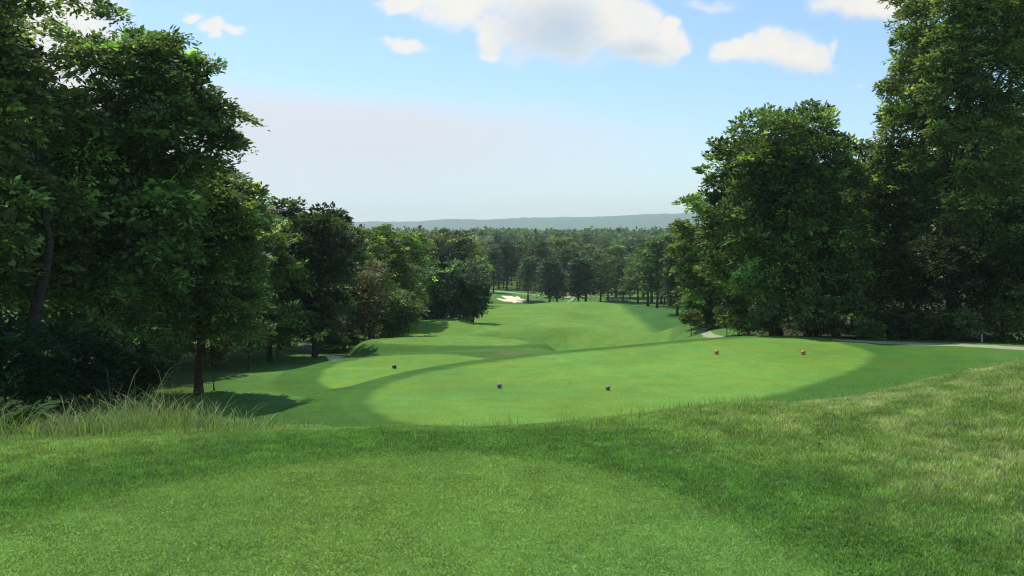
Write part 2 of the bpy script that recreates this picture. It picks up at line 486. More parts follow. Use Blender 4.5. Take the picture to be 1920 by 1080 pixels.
def leaves_np(R, lobes, n_leaves, ll, lw, col, flat=.35, droop=.25, per=16, spray=1.0, fill=.22, var=.48, tip=(1.5, 1.45, 1.1), upright=0.0):
    """leaf sprays over the lobes of a crown -> quads, colours"""
    lobes = np.asarray(lobes, float)
    ar = lobes[:, 3] ** 1.6
    ns = max(4, n_leaves // per)
    li = R.choice(len(lobes), ns, p=ar / ar.sum())
    c = lobes[li, :3]; r = lobes[li, 3]
    d = unit(R.normal(size=(ns, 3)))
    d[:, 2] = np.where((d[:, 2] < -.2) & (R.random(ns) < .5), -d[:, 2], d[:, 2])
    rad = np.where(R.random(ns) < fill, R.uniform(.15, .7, ns), R.uniform(.72, 1.0, ns))
    p = c + d * (rad * r)[:, None] * np.array([1, 1, .85])
    hor = d.copy(); hor[:, 2] *= flat
    a = unit(hor + R.normal(size=(ns, 3)) * np.array([.35, .35, .18]) + np.array([0, 0, upright]))
    L = spray * R.uniform(.6, 1.25, ns) * np.clip(r, .6, 1.6) ** .5
    up = np.array([0, 0, 1.0])
    b = unit(np.cross(a, up)); nrm = unit(np.cross(b, a) + R.normal(size=(ns, 3)) * .28)
    b = unit(np.cross(a, nrm))
    t = (np.arange(per)[None] + R.random((ns, per))) / per
    side = np.where(np.arange(per) % 2 == 0, 1.0, -1.0)[None] * R.uniform(.3, 1.0, (ns, per))
    wid = .42 * L[:, None] * np.sin(np.clip(t * 1.05 + .1, 0, 1) * math.pi) ** .7
    pos = (p[:, None] + a[:, None] * (L[:, None] * (t - .35))[..., None] + b[:, None] * (side * wid)[..., None]
           - up * (droop * L[:, None] * t ** 2 + .25 * droop * np.abs(side) * L[:, None])[..., None]
           + R.normal(size=(ns, per, 3)) * .05 * spray)
    ld = unit(a[:, None] * .8 + b[:, None] * side[..., None] - up * droop * .5 + R.normal(size=(ns, per, 3)) * .3)
    nn = unit(nrm[:, None] + R.normal(size=(ns, per, 3)) * .45)
    wd = unit(np.cross(ld, nn))
    s = R.uniform(.7, 1.25, (ns, per, 1)) * np.exp(R.normal(size=(ns, 1, 1)) * .3)
    pos = pos.reshape(-1, 3); ld = (ld * s * ll).reshape(-1, 3); wd = (wd * s * lw * .5).reshape(-1, 3)
    V = np.stack([pos, pos + ld * .5 + wd, pos + ld, pos + ld * .5 - wd], 1).reshape(-1, 3)
    n = len(pos)
    Fc = np.arange(n * 4).reshape(n, 4)
    cs = np.asarray(col) * np.exp(R.normal(size=len(lobes)) * .30)[li][:, None] * np.exp(R.normal(size=(ns, 1)) * var) * (1 + R.normal(size=(ns, 3)) * .06)
    out = smooth(.75, 1.0, rad)[:, None] * (R.random(ns) < .35)[:, None]          # some outer sprays coloured lighter, standing in for sunlit tips
    cs = cs * (1 + (np.asarray(tip) - 1) * out)
    cl = (cs[:, None] * R.uniform(.8, 1.2, (ns, per, 1))).reshape(-1, 3)
    return V, Fc, np.repeat(np.clip(cl, 0.002, 1), 4, 0)


def trunk_np(R, H, tr, lobes, base=.0, lean=0.0, nlimb=12, topf=.8, stems=1, wobble=.006):
    parts = []
    lobes = np.asarray(lobes, float)
    for sidx in range(stems):
        n = 9
        off = R.normal(size=2) * tr * (1.6 if stems > 1 else 0)
        pz = np.linspace(-.5, H * topf * (1 - .15 * sidx), n)
        wob = np.cumsum(R.normal(size=(n, 2)), 0) * H * wobble; wob[:2] = 0
        pts = np.c_[wob[:, 0] + off[0] * (1 + pz * .15) + lean * pz, wob[:, 1] + off[1] * (1 + pz * .15), pz]
        rad = tr * (1 - .86 * np.linspace(0, 1, n) ** .9); rad[0] *= 1.7; rad[1] *= 1.04
        if stems > 1: rad *= .75
        pts = np.vstack([pts[:1], pts[:1] * .5 + pts[1:2] * .5, pts[1:]]); rad = np.r_[rad[0], tr * 1.15, rad[1:]]
        parts.append(tube_np(pts, rad, 9))
        order = np.argsort(-lobes[:, 3])[:nlimb] if sidx == 0 else []
        for k in order:
            c = lobes[k, :3]
            z0 = np.clip(c[2] * R.uniform(.45, .8), pts[2, 2] + .1, pts[-1, 2] * .95)
            s = np.array([np.interp(z0, pts[:, 2], pts[:, 0]), np.interp(z0, pts[:, 2], pts[:, 1]), z0])
            q = np.linspace(0, 1, 6)[:, None]
            e = s + (c - s) * 1.1
            path = s + (e - s) * q + np.array([0, 0, 1]) * (np.sin(q * math.pi) * .08 * np.linalg.norm(e - s)) + R.normal(size=(6, 3)) * .05 * np.linalg.norm(e - s) * q * (1 - q) * 3
            r0 = np.interp(z0, pts[:, 2], rad) * R.uniform(.4, .6)
            parts.append(tube_np(path, r0 * (1 - .8 * q[:, 0]), 5))
    return join(parts)


def auto_lobes(R, H, cb, Rad, n, pw=.6, size=.36, lo=.0):
    """lobes spread over an egg-shaped crown between cb and H"""
    out = []
    for k in range(n):
        f = (k + R.random()) / n
        z = cb + (H - cb) * f * .95
        prof = (math.sin(math.pi * min(1, .12 + .88 * f) ** pw)) ** .8
        prof = max(prof, lo)
        a = k * 2.4 + R.uniform(-.5, .5)
        rr_ = Rad * prof * R.uniform(.45, .8)
        r = Rad * size * R.uniform(.7, 1.2) * (.55 + .45 * prof)
        out.append((rr_ * math.cos(a), rr_ * math.sin(a), z, r))
    big = list(out)
    for x, y, z, r in big:
        for _ in range(2):
            d = R.normal(size=3); d /= np.linalg.norm(d); d[2] = abs(d[2]) - .15
            out.append((x + d[0] * r, y + d[1] * r, z + d[2] * r, r * R.uniform(.28, .45)))
    for f in (.35, .6, .85):
        out.append((0, 0, cb + (H - cb) * f, Rad * .42))
    return out


def tree(name, label, cat, X, Y, H, tr, lobes, nl, ll, lw, col, seed, group=None, bark=None, Z=None, stems=1, lean=0, topf=.68, nlimb=12, wobble=.006, **kw):
    R = np.random.default_rng(seed)
    if Z is None: Z = h1(X, Y) - .03
    t = empty(name, (X, Y, Z))
    tag(t, label, cat, group)
    V, Fc = trunk_np(R, H, tr, lobes, nlimb=nlimb, stems=stems, lean=lean, topf=topf, wobble=wobble)
    link('trunk' if cat == 'tree' else 'stem', mesh_np('trunk', V, Fc, bark or M_bark, None, True), t)
    V, Fc, cl = leaves_np(R, lobes, nl, ll, lw, col, **kw)
    link('crown' if cat == 'tree' else 'foliage', mesh_np('crown', V, Fc, M_leaf, cl), t)
    return t


def px_lobes(R, X0, Y0, Z0, pts, depth=.8, fill=2):
    """crown lobes given where they show (x, y, radius in picture units) for a tree standing at X0,Y0"""
    out = []
    pts = [tuple(q) for q in pts]
    for q in pts:
        px, py, r = q[:3]
        dy = q[3] if len(q) > 3 else R.uniform(-.5, .5) * depth
        x = (px - 960) / F * Y0 - X0; z = -(py - HOR) / F * Y0 - Z0; r = r / F * Y0
        out.append((x, dy, z, r))
        if len(q) > 3: continue
        for k in range(fill):
            s = 1 if k % 2 else -1
            off = R.uniform(.8, 1.0) * depth * s * (1 + .7 * (k // 2))
            out.append((x * .8 + R.normal() * r * .3, off, z * .96 + R.normal() * r * .25, r * .9))
    return out


def copy_tree(src, X, Y, s, rz, label=None, group=None, Z=None):
    r = src.copy(); C.objects.link(r)
    r.location = (X, Y, (h1(X, Y) - .05) if Z is None else Z)
    r.rotation_euler = (0, 0, rz); r.scale = s
    if label: r['label'] = label
    if group: r['group'] = group
    for ch in list(src.children):
        c = ch.copy(); C.objects.link(c); c.parent = r
    return r


R0 = np.random.default_rng(11)
GREEN = (.150, .210, .070); DEEP = (.112, .158, .058); BLUE = (.066, .112, .066); OLIVE = (.088, .120, .038); BROWN = (.090, .085, .045); FRESH = (.120, .185, .052)


def near(label, pxb, Yb, H, tr, pts, nl, col, seed, depth=2.5, fill=2, ll=.24, lw=.115, cat='tree', name='broadleaf_tree', **kw):
    X = world(pxb, Yb); Z = h1(X, Yb) - .03
    R = np.random.default_rng(seed + 500)
    lob = px_lobes(R, X, Yb, Z, pts, depth, fill)
    if cat == 'tree':                      # shrink the main lobes a little and let small ones stand out of them
        sub = []
        for x, y, z, r in lob:
            if r < .75 * .24 * Yb / 10: continue
            for _ in range(3):
                d = unit(R.normal(size=3)); d[2] = abs(d[2]) * .9 - .2
                q = r * R.uniform(.24, .42)
                sub.append((x + d[0] * r * 1.0, y + d[1] * r * 1.0, z + d[2] * r * .95, q))
        lob = [(x, y, z, r * .82) for x, y, z, r in lob] + sub
    return tree(name, label, cat, X, Yb, H, tr, lob, nl, ll, lw, col, seed, Z=Z, **kw)


# left edge
near('tall dark tree with a pale trunk and boughs reaching out over the sky', 200, 37, 17.5, .34,
     [(215, 95, 38), (300, 120, 60), (250, 130, 60), (360, 125, 32), (395, 118, 16), (330, 80, 30), (260, 80, 30), (330, 190, 60), (230, 190, 70), (400, 215, 38), (440, 212, 18), (425, 265, 22), (370, 250, 50),
      (280, 270, 70), (180, 270, 80), (130, 225, 40), (100, 330, 80), (220, 360, 80), (330, 330, 70), (120, 430, 80), (240, 450, 75), (330, 430, 60), (90, 500, 70), (200, 530, 60), (290, 530, 50), (60, 260, 60), (130, 600, 40), (250, 600, 35), (350, 105, 15, -0.3), (352, 107, 15, 0.4), (375, 108, 14, -0.3), (377, 110, 14, 0.4), (398, 120, 11, -0.3), (400, 122, 11, 0.4), (150, 0, 17, -0.3), (152, 2, 17, 0.4), (180, 4, 17, -0.3), (182, 6, 17, 0.4), (205, 20, 14, -0.3), (207, 22, 14, 0.4), (222, 30, 9, -0.3), (224, 32, 9, 0.4), (410, 200, 18, -0.3), (412, 202, 18, 0.4), (432, 206, 16, -0.3), (434, 208, 16, 0.4), (450, 213, 12, -0.3), (452, 215, 12, 0.4), (461, 220, 8, -0.3), (463, 222, 8, 0.4), (400, 242, 18, -0.3), (402, 244, 18, 0.4), (425, 256, 16, -0.3), (427, 258, 16, 0.4), (445, 268, 12, -0.3), (447, 270, 12, 0.4), (456, 278, 7, -0.3), (458, 280, 7, 0.4), (250, 62, 16, -0.3), (252, 64, 16, 0.4), (275, 72, 16, -0.3), (277, 74, 16, 0.4), (300, 82, 14, -0.3), (302, 84, 14, 0.4), (320, 75, 12, -0.3), (322, 77, 12, 0.4), (110, 60, 16, -0.3), (112, 62, 16, 0.4), (130, 80, 14, -0.3), (132, 82, 14, 0.4), (365, 150, 16, -0.3), (367, 152, 16, 0.4), (385, 178, 14, -0.3), (387, 180, 14, 0.4), (345, 215, 14, -0.3), (347, 217, 14, 0.4)],
     95000, DEEP, 21, depth=2.2, droop=.3, flat=.25, spray=1.15)
near('huge dark tree filling the left edge beside the pale-trunked tree', 62, 31, 20, .38,
     [(0, 60, 50), (50, 65, 28), (20, 115, 50), (98, 45, 12), (-60, 20, 90), (30, 180, 60), (-40, 150, 90), (20, 260, 80), (-100, 280, 100), (0, 360, 80), (40, 440, 70), (-60, 440, 90), (10, 520, 60), (-120, 120, 100), (-150, -60, 120), (-60, -80, 90), (60, 350, 60), (70, 150, 22), (-140, 400, 110), (-80, 560, 70)],
     80000, DEEP, 22, topf=.42, depth=2.0, ll=.22, lw=.11, droop=.3, flat=.25)
near('dark rounded tree with a reddish trunk standing on shaded grass', 372, 44, 11, .25,
     [(380, 340, 45), (430, 350, 35), (470, 370, 28), (440, 400, 40), (480, 400, 20), (340, 400, 60), (410, 440, 55), (460, 460, 38), (350, 480, 60), (430, 520, 50), (300, 540, 55), (390, 560, 45), (460, 560, 35), (340, 590, 40), (470, 610, 25), (420, 610, 28)],
     60000, DEEP, 23, depth=2.2, bark=M_bark_red, flat=.5)
near('grey-green tree with knobbly top rising over the wood left of the fairway', 590, 66, 12.5, .22,
     [(590, 425, 30), (635, 405, 20), (620, 430, 28), (605, 400, 14), (570, 450, 35), (640, 450, 28), (610, 470, 40), (560, 500, 40), (620, 520, 40), (650, 500, 28), (580, 560, 40), (640, 575, 30), (550, 590, 34), (605, 610, 30)],
     26000, (.050, .078, .034), 24, depth=2.2, ll=.26, lw=.14, flat=.7, upright=.3)
near('tree with two bushy tops between the reddish-trunked tree and the grey-green tree', 505, 62, 12, .22,
     [(525, 415, 18), (510, 440, 26), (540, 450, 26), (480, 450, 38), (500, 490, 40), (540, 520, 40), (470, 520, 40), (500, 570, 40), (550, 600, 34), (470, 600, 36), (520, 620, 30), (450, 420, 40)],
     28000, GREEN, 25, depth=2.2, ll=.25, lw=.13, flat=.6)
near('brownish half-bare tree at the edge of the left wood above the lower tee', 690, 76, 7.2, .16,
     [(660, 520, 30), (700, 510, 26), (640, 560, 34), (690, 560, 34), (725, 560, 26), (735, 600, 22), (700, 600, 30), (655, 600, 30), (630, 625, 20), (675, 630, 20), (735, 630, 16), (715, 640, 14)],
     16000, BROWN, 26, depth=1.8, ll=.2, lw=.10, flat=.6)
near('dark green tree beside the brownish tree at the foot of the left wood', 645, 73, 5.8, .17,
     [(620, 560, 34), (600, 600, 30), (640, 610, 28), (580, 580, 30), (625, 635, 20), (650, 640, 14), (600, 640, 18)],
     15000, DEEP, 27, depth=1.6, ll=.2, lw=.11)
near('small dark tree with drooping outer boughs right of the brownish tree', 745, 76, 5.5, .14,
     [(750, 560, 26), (770, 575, 24), (745, 590, 22), (760, 610, 18), (740, 615, 14), (775, 600, 14)],
     9000, DEEP, 28, depth=1.5, ll=.22, lw=.12)
# dark group beside the fairway
near('leftmost and darkest small tree of the round dark group beside the fairway', 815, 110, 7.4, .16,
     [(810, 520, 26), (800, 545, 24), (830, 540, 26), (795, 575, 20), (815, 570, 28), (835, 580, 22), (805, 592, 16)],
     11000, BLUE, 31, depth=2.2, ll=.32, lw=.17, tip=(1.6, 1.6, 1.5), flat=.8)
near('tallest blue-green round tree of the dark group beside the fairway', 862, 109, 8.6, .18,
     [(850, 505, 20), (880, 510, 26), (860, 530, 30), (895, 535, 22), (850, 560, 30), (880, 565, 28), (865, 588, 22), (900, 560, 18)],
     13000, BLUE, 32, depth=2.4, ll=.32, lw=.17, tip=(1.6, 1.6, 1.5), flat=.8)
near('dark tree with a low bough at the fairway side of the dark group', 888, 111, 6.5, .15,
     [(900, 530, 18), (905, 550, 14), (890, 555, 20), (897, 575, 15), (906, 578, 7), (880, 585, 14)],
     7000, BLUE, 33, depth=1.6, ll=.3, lw=.16, tip=(1.6, 1.6, 1.5), flat=.8)
near('very dark round-topped tree standing above and behind the dark group', 832, 135, 13, .2,
     [(830, 475, 24), (812, 490, 20), (850, 492, 18), (830, 500, 26), (805, 520, 22), (850, 520, 24), (830, 550, 26)],
     9000, (.022, .042, .02), 34, depth=2.4, ll=.35, lw=.2, flat=.8)
# right side
near('big bushy tree standing alone against the sky behind the large tee', 1480, 60, 16, .42,
     [(1500, 215, 24), (1530, 225, 24), (1430, 225, 26), (1400, 240, 28), (1460, 240, 30), (1540, 250, 32), (1480, 270, 40), (1370, 290, 28), (1420, 290, 44), (1350, 300, 18), (1560, 290, 36), (1350, 340, 26), (1400, 350, 46), (1480, 340, 50), (1570, 350, 42), (1600, 320, 20),
      (1300, 385, 18), (1330, 390, 26), (1370, 400, 44), (1450, 410, 50), (1530, 420, 50), (1590, 410, 36), (1345, 440, 34), (1400, 470, 46), (1480, 480, 50), (1560, 490, 46), (1350, 510, 32), (1420, 540, 44), (1500, 550, 46), (1570, 560, 40), (1380, 575, 26), (1440, 590, 28), (1520, 595, 26), (1310, 400, 16), (1282, 378, 8), (1450, 300, 44), (1500, 310, 44), (1440, 345, 44), (1520, 350, 44), (1480, 385, 46), (1400, 420, 40), (1540, 395, 40), (1515, 200, 10, -0.3), (1517, 202, 10, 0.5), (1510, 212, 12, -0.3), (1512, 214, 12, 0.5), (1542, 212, 12, -0.3), (1544, 214, 12, 0.5), (1555, 230, 12, -0.3), (1557, 232, 12, 0.5), (1430, 216, 10, -0.3), (1432, 218, 10, 0.5), (1445, 222, 10, -0.3), (1447, 224, 10, 0.5), (1472, 225, 7, -0.3), (1474, 227, 7, 0.5), (1400, 222, 12, -0.3), (1402, 224, 12, 0.5), (1340, 272, 12, -0.3), (1342, 274, 12, 0.5), (1332, 296, 12, -0.3), (1334, 298, 12, 0.5), (1325, 320, 9, -0.3), (1327, 322, 9, 0.5), (1345, 330, 12, -0.3), (1347, 332, 12, 0.5), (1295, 378, 9, -0.3), (1297, 380, 9, 0.5), (1318, 372, 12, -0.3), (1320, 374, 12, 0.5), (1340, 372, 14, -0.3), (1342, 374, 14, 0.5), (1275, 377, 6, -0.3), (1277, 379, 6, 0.5), (1332, 345, 10, -0.3), (1334, 347, 10, 0.5), (1575, 262, 12, -0.3), (1577, 264, 12, 0.5), (1590, 285, 12, -0.3), (1592, 287, 12, 0.5), (1605, 305, 10, -0.3), (1607, 307, 10, 0.5), (1460, 215, 8, -0.3), (1462, 217, 8, 0.5), (1380, 248, 12, -0.3), (1382, 250, 12, 0.5)],
     125000, GREEN, 41, depth=3.2, fill=2, ll=.24, lw=.13, flat=.75, upright=.15, stems=2, tip=(1.9, 1.8, 1.1))
near('dark feathery-topped tree between the big bushy tree and the giant tree', 1640, 63, 14.5, .3,
     [(1640, 275, 20), (1660, 290, 28), (1625, 300, 22), (1650, 330, 40), (1620, 370, 40), (1690, 360, 44), (1640, 420, 46), (1700, 430, 46), (1620, 480, 44), (1680, 500, 46), (1640, 550, 40), (1700, 560, 40), (1610, 585, 26), (1670, 600, 26), (1720, 600, 24)],
     52000, DEEP, 42, depth=2.6, ll=.24, lw=.12, flat=.5)
near('giant tree towering over the gravel path at the right edge', 1790, 58, 25, .5,
     [(1735, 20, 34), (1720, 70, 30), (1760, 60, 50), (1740, 120, 40), (1700, 175, 34), (1680, 200, 16), (1690, 130, 14), (1760, 170, 60), (1830, 40, 70), (1900, 60, 70), (1830, 130, 70), (1720, 240, 40), (1790, 250, 60), (1880, 220, 70), (1940, 150, 70), (1960, 40, 80), (1850, -50, 80), (1760, -60, 50), (1940, -60, 80),
      (1740, 310, 46), (1820, 330, 60), (1900, 320, 60), (1960, 280, 60), (1780, 400, 50), (1860, 410, 56), (1930, 400, 56), (1760, 470, 36), (1900, 470, 40), (1700, 215, 24), (1715, 0, 20), (1700, 8, 12, -0.3), (1703, 10, 12, 0.5), (1690, 28, 11, -0.3), (1693, 30, 11, 0.5), (1675, 48, 9, -0.3), (1678, 50, 9, 0.5), (1690, 70, 12, -0.3), (1693, 72, 12, 0.5), (1700, 95, 12, -0.3), (1703, 97, 12, 0.5), (1690, 120, 12, -0.3), (1693, 122, 12, 0.5), (1672, 150, 12, -0.3), (1675, 152, 12, 0.5), (1662, 165, 10, -0.3), (1665, 167, 10, 0.5), (1668, 188, 10, -0.3), (1671, 190, 10, 0.5), (1685, 210, 12, -0.3), (1688, 212, 12, 0.5), (1668, 232, 10, -0.3), (1671, 234, 10, 0.5), (1650, 250, 9, -0.3), (1653, 252, 9, 0.5)],
     155000, GREEN, 43, depth=3.4, ll=.26, lw=.12, flat=.35, droop=.3, tip=(1.9, 1.8, 1.0), var=.45)
near('dark understorey tree with a leaning bare trunk by the gravel path', 1785, 55.5, 7.5, .17,
     [(1760, 470, 36), (1800, 480, 34), (1740, 500, 30), (1830, 500, 34), (1780, 530, 34), (1740, 560, 26), (1820, 560, 28), (1780, 585, 24)],
     18000, (.045, .060, .028), 44, depth=2.0, ll=.2, lw=.10, lean=.05)
near('yellow-green feathery tree low on the right beyond the gravel path', 1880, 54, 7.5, .15,
     [(1870, 440, 30), (1910, 460, 34), (1850, 480, 30), (1890, 510, 34), (1930, 500, 34), (1870, 550, 30), (1920, 560, 30), (1895, 590, 24)],
     18000, (.060, .095, .028), 45, depth=1.8, ll=.2, lw=.09, flat=.3)
near('tree with light leaves at the far right edge above the end of the path', 1990, 52, 9, .2,
     [(1960, 380, 40), (2010, 400, 50), (1950, 450, 44), (2020, 480, 50), (1970, 530, 40), (2030, 560, 44), (1960, 590, 30)],
     20000, GREEN, 46, depth=2.0, ll=.22, lw=.11)
near('yellow-green tree lit by the sun at the left foot of the bushy tree', 1325, 84, 10.5, .18,
     [(1270, 425, 16), (1290, 435, 20), (1310, 450, 24), (1280, 465, 22), (1320, 490, 26), (1290, 505, 24), (1340, 520, 26), (1300, 540, 24), (1345, 560, 22), (1310, 575, 20), (1335, 595, 18)],
     20000, FRESH, 47, depth=2.2, ll=.28, lw=.15, tip=(1.5, 1.5, 1))

# shrubs and undergrowth
shr = [('low dark bush beside the bent path beyond the large tee', 1297, 76, 1.7, [(1290, 598, 12), (1305, 600, 12), (1283, 592, 7), (1300, 588, 9)], 3500, OLIVE, .16),
       ('olive bush leaning over the bend of the pale path', 1366, 70, 2.4, [(1356, 588, 14), (1374, 596, 14), (1366, 606, 12), (1350, 578, 8), (1380, 585, 10)], 4500, OLIVE, .16),
       ('thin upright bush right of the bent path', 1385, 62, 2.6, [(1385, 595, 16), (1400, 605, 14), (1380, 612, 12), (1395, 580, 12)], 4000, GREEN, .15),
       ('dark bush under the bushy tree behind the large tee', 1430, 59, 2.2, [(1430, 600, 20), (1450, 612, 16), (1410, 612, 16)], 4500, DEEP, .15),
       ('dark bush right of the trunk of the bushy tree', 1540, 58, 2.2, [(1540, 600, 22), (1565, 612, 18), (1515, 612, 14)], 4500, DEEP, .15),
       ('bright-tipped low bush at the left end of the gravel path', 1620, 55, 2.0, [(1620, 612, 18), (1640, 620, 14), (1600, 622, 12)], 4500, GREEN, .14),
       ('dark bush behind the gravel path under the giant tree', 1700, 55, 2.6, [(1690, 600, 24), (1720, 610, 22), (1665, 615, 16)], 5500, (.04, .06, .03), .14),
       ('grassy bush behind the middle of the gravel path', 1755, 54, 2.2, [(1750, 605, 22), (1780, 618, 16), (1725, 620, 14)], 5000, OLIVE, .14),
       ('leafy bush beside the small white post', 1820, 53.5, 2.6, [(1815, 600, 26), (1840, 612, 16), (1800, 620, 16)], 6000, GREEN, .14),
       ('leafy bush over the right end of the gravel path', 1895, 52, 3.0, [(1885, 590, 28), (1915, 600, 28), (1900, 618, 20)], 7000, GREEN, .14),
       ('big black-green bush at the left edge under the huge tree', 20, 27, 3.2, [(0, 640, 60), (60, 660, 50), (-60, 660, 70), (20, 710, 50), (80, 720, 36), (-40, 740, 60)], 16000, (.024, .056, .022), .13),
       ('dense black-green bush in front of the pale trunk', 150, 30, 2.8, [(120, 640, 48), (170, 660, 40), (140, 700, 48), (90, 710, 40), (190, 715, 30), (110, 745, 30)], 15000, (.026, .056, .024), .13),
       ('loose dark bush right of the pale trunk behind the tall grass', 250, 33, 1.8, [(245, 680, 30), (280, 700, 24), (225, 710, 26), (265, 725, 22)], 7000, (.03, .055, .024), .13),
       ('twiggy brown bush around the foot of the dark rounded tree', 405, 46, 1.5, [(400, 665, 18), (385, 650, 14), (420, 650, 16)], 2600, BROWN, .13),
       ('dark bush seen in the gap right of the black-green bushes, behind the loose bush', 300, 50, 2.4, [(290, 650, 28), (325, 665, 22), (265, 665, 22)], 5000, DEEP, .15),
       ('dark bush between the reddish trunk and the loose dark bush', 335, 58, 2.2, [(330, 645, 20), (350, 655, 16)], 3500, DEEP, .15),
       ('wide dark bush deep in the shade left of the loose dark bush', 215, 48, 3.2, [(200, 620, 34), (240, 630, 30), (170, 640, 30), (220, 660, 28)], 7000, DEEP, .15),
       ('round dark bush in the shade right of the reddish trunk', 520, 66, 2.6, [(520, 620, 22), (545, 630, 18), (500, 635, 16)], 4500, DEEP, .17),
       ('dark bush at the foot of the tree with two bushy tops', 465, 56, 2.4, [(465, 620, 24), (440, 635, 18), (490, 640, 14)], 4500, DEEP, .15),
       ]
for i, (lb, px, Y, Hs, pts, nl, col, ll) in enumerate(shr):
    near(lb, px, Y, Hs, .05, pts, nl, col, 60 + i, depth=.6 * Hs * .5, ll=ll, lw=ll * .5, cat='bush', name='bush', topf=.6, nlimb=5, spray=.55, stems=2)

# --- woods made of copies of a few grown trees
protos = []
specs = [(12, 3.4, 3.0, GREEN, .7, 0), (12, 3.0, 3.4, DEEP, .6, 0), (12, 2.6, 2.6, (.045, .085, .035), .8, 0), (12, 2.8, 4.0, OLIVE, .6, 0), (12, 2.4, 2.0, BLUE, .9, 0)]
wood_group = 'trees of the wood left of the fairway'
for k, (H, Rad, cb, col, flat, _) in enumerate(specs):
    R = np.random.default_rng(100 + k)
    protos.append((H, Rad, cb, col, flat))


def proto_tree(k, X, Y, nl, ll, label, group, name, Rk=0, H=12, Rad=3.2, cb=3.0, col=GREEN, flat=.6, s=(1, 1, 1), pw=.7):
    R = np.random.default_rng(100 + k)
    lob = auto_lobes(R, H, cb + Rad * .3, Rad, 22, pw)
    t = tree(name, label, 'tree', X, Y, H, H * .016, lob, nl, ll, ll * .55, col, 200 + k, group, flat=flat, spray=ll * 4.2, topf=.85, wobble=.002)
    t.scale = s
    return t


# mid-distance broadleaves (80-260 m) : three kinds, then copies
mids = []
kinds = [('green', GREEN, 3.6, 1.8, .6), ('dark', DEEP, 3.3, 1.8, .7), ('olive', OLIVE, 3.0, 2.4, .6), ('fresh', FRESH, 3.4, 2.0, .5)]
lbl_mid = {'green': 'mid green broadleaf tree packed into the wood left of the fairway', 'dark': 'dark green broadleaf tree packed into the wood left of the fairway',
           'olive': 'olive broadleaf tree packed into the wood left of the fairway', 'fresh': 'light green broadleaf tree packed into the wood left of the fairway'}
R = np.random.default_rng(5)
spots = []
for px, Y, H in [(540, 78, 13), (470, 75, 13), (660, 84, 11), (600, 86, 12.5), (700, 90, 10.4), (735, 96, 10.6), (680, 100, 11.5), (765, 104, 10.6), (720, 112, 12), (640, 108, 13), (790, 122, 11.4),
                 (760, 130, 12.5), (700, 135, 13), (860, 150, 12.6), (870, 165, 13.6), (820, 165, 13.5), (770, 160, 14), (720, 170, 14), (660, 150, 13.6), (850, 190, 15), (800, 205, 15.5), (740, 210, 15.5), (872, 215, 16), (680, 200, 15), (640, 180, 14),
                 (850, 240, 16.5), (830, 245, 16.5), (780, 250, 17), (720, 255, 17), (600, 140, 13), (560, 110, 12), (520, 100, 12), (430, 70, 13), (380, 66, 13), (330, 60, 14), (400, 58, 9), (270, 55, 14), (200, 52, 14), (120, 50, 15), (40, 48, 15), (-60, 46, 15), (-160, 44, 15), (-260, 42, 14), (310, 90, 14), (180, 85, 14), (50, 80, 14), (-200, 75, 14)]:
    spots.append((px, Y, H))
cache = {}
for i, (px, Y, H) in enumerate(spots):
    k = int(R.integers(4)); nm, col, Rad, cb, fl = kinds[k]
    X = world(px, Y)
    far = Y > 130
    key = (k, far)
    if key not in cache:
        cache[key] = proto_tree(k + (10 if far else 0), X, Y, 9000 if not far else 3200, .30 if not far else .55, lbl_mid[nm], wood_group, 'broadleaf_tree', H=12, Rad=Rad, cb=cb, col=col, flat=fl)
        t = cache[key]
    else:
        t = copy_tree(cache[key], X, Y, (1, 1, 1), 0, lbl_mid[nm], wood_group)
    s = H / 12.0; w = s * R.uniform(.9, 1.2)
    t.scale = (w, w, s); t.rotation_euler = (0, 0, R.uniform(0, 6.28))
    if px < 440:
        t['label'] = 'dark tree deep in the wood behind the big trees on the left'; t['group'] = 'trees deep in the wood on the left'

# background wall of trees on the right
rg = 'trees standing behind the giant tree on the right'
for i, (px, Y, H) in enumerate([(1560, 72, 13), (1620, 76, 14), (1700, 74, 15), (1780, 72, 16), (1860, 70, 17), (1940, 68, 17), (2040, 66, 17), (2160, 64, 17), (2300, 60, 16), (1400, 86, 10.5), (1460, 84, 12), (1520, 90, 13), (1600, 95, 15), (1720, 95, 17), (1850, 92, 18), (2000, 90, 18), (2200, 85, 18), (1420, 110, 12)]):
    k = (0, 1, 2, 1)[i % 4]
    nm, col, Rad, cb, fl = kinds[k]
    t = copy_tree(cache[(k, False)] if (k, False) in cache else cache[(k, True)], world(px, Y), Y, (1, 1, 1), 0, 'dark tree in the wall of woods behind the giant tree and the bushy tree', rg)
    s = H / 12.0; w = s * R.uniform(1.0, 1.25)
    t.scale = (w, w, s * 1.0); t.rotation_euler = (0, 0, R.uniform(0, 6.28))

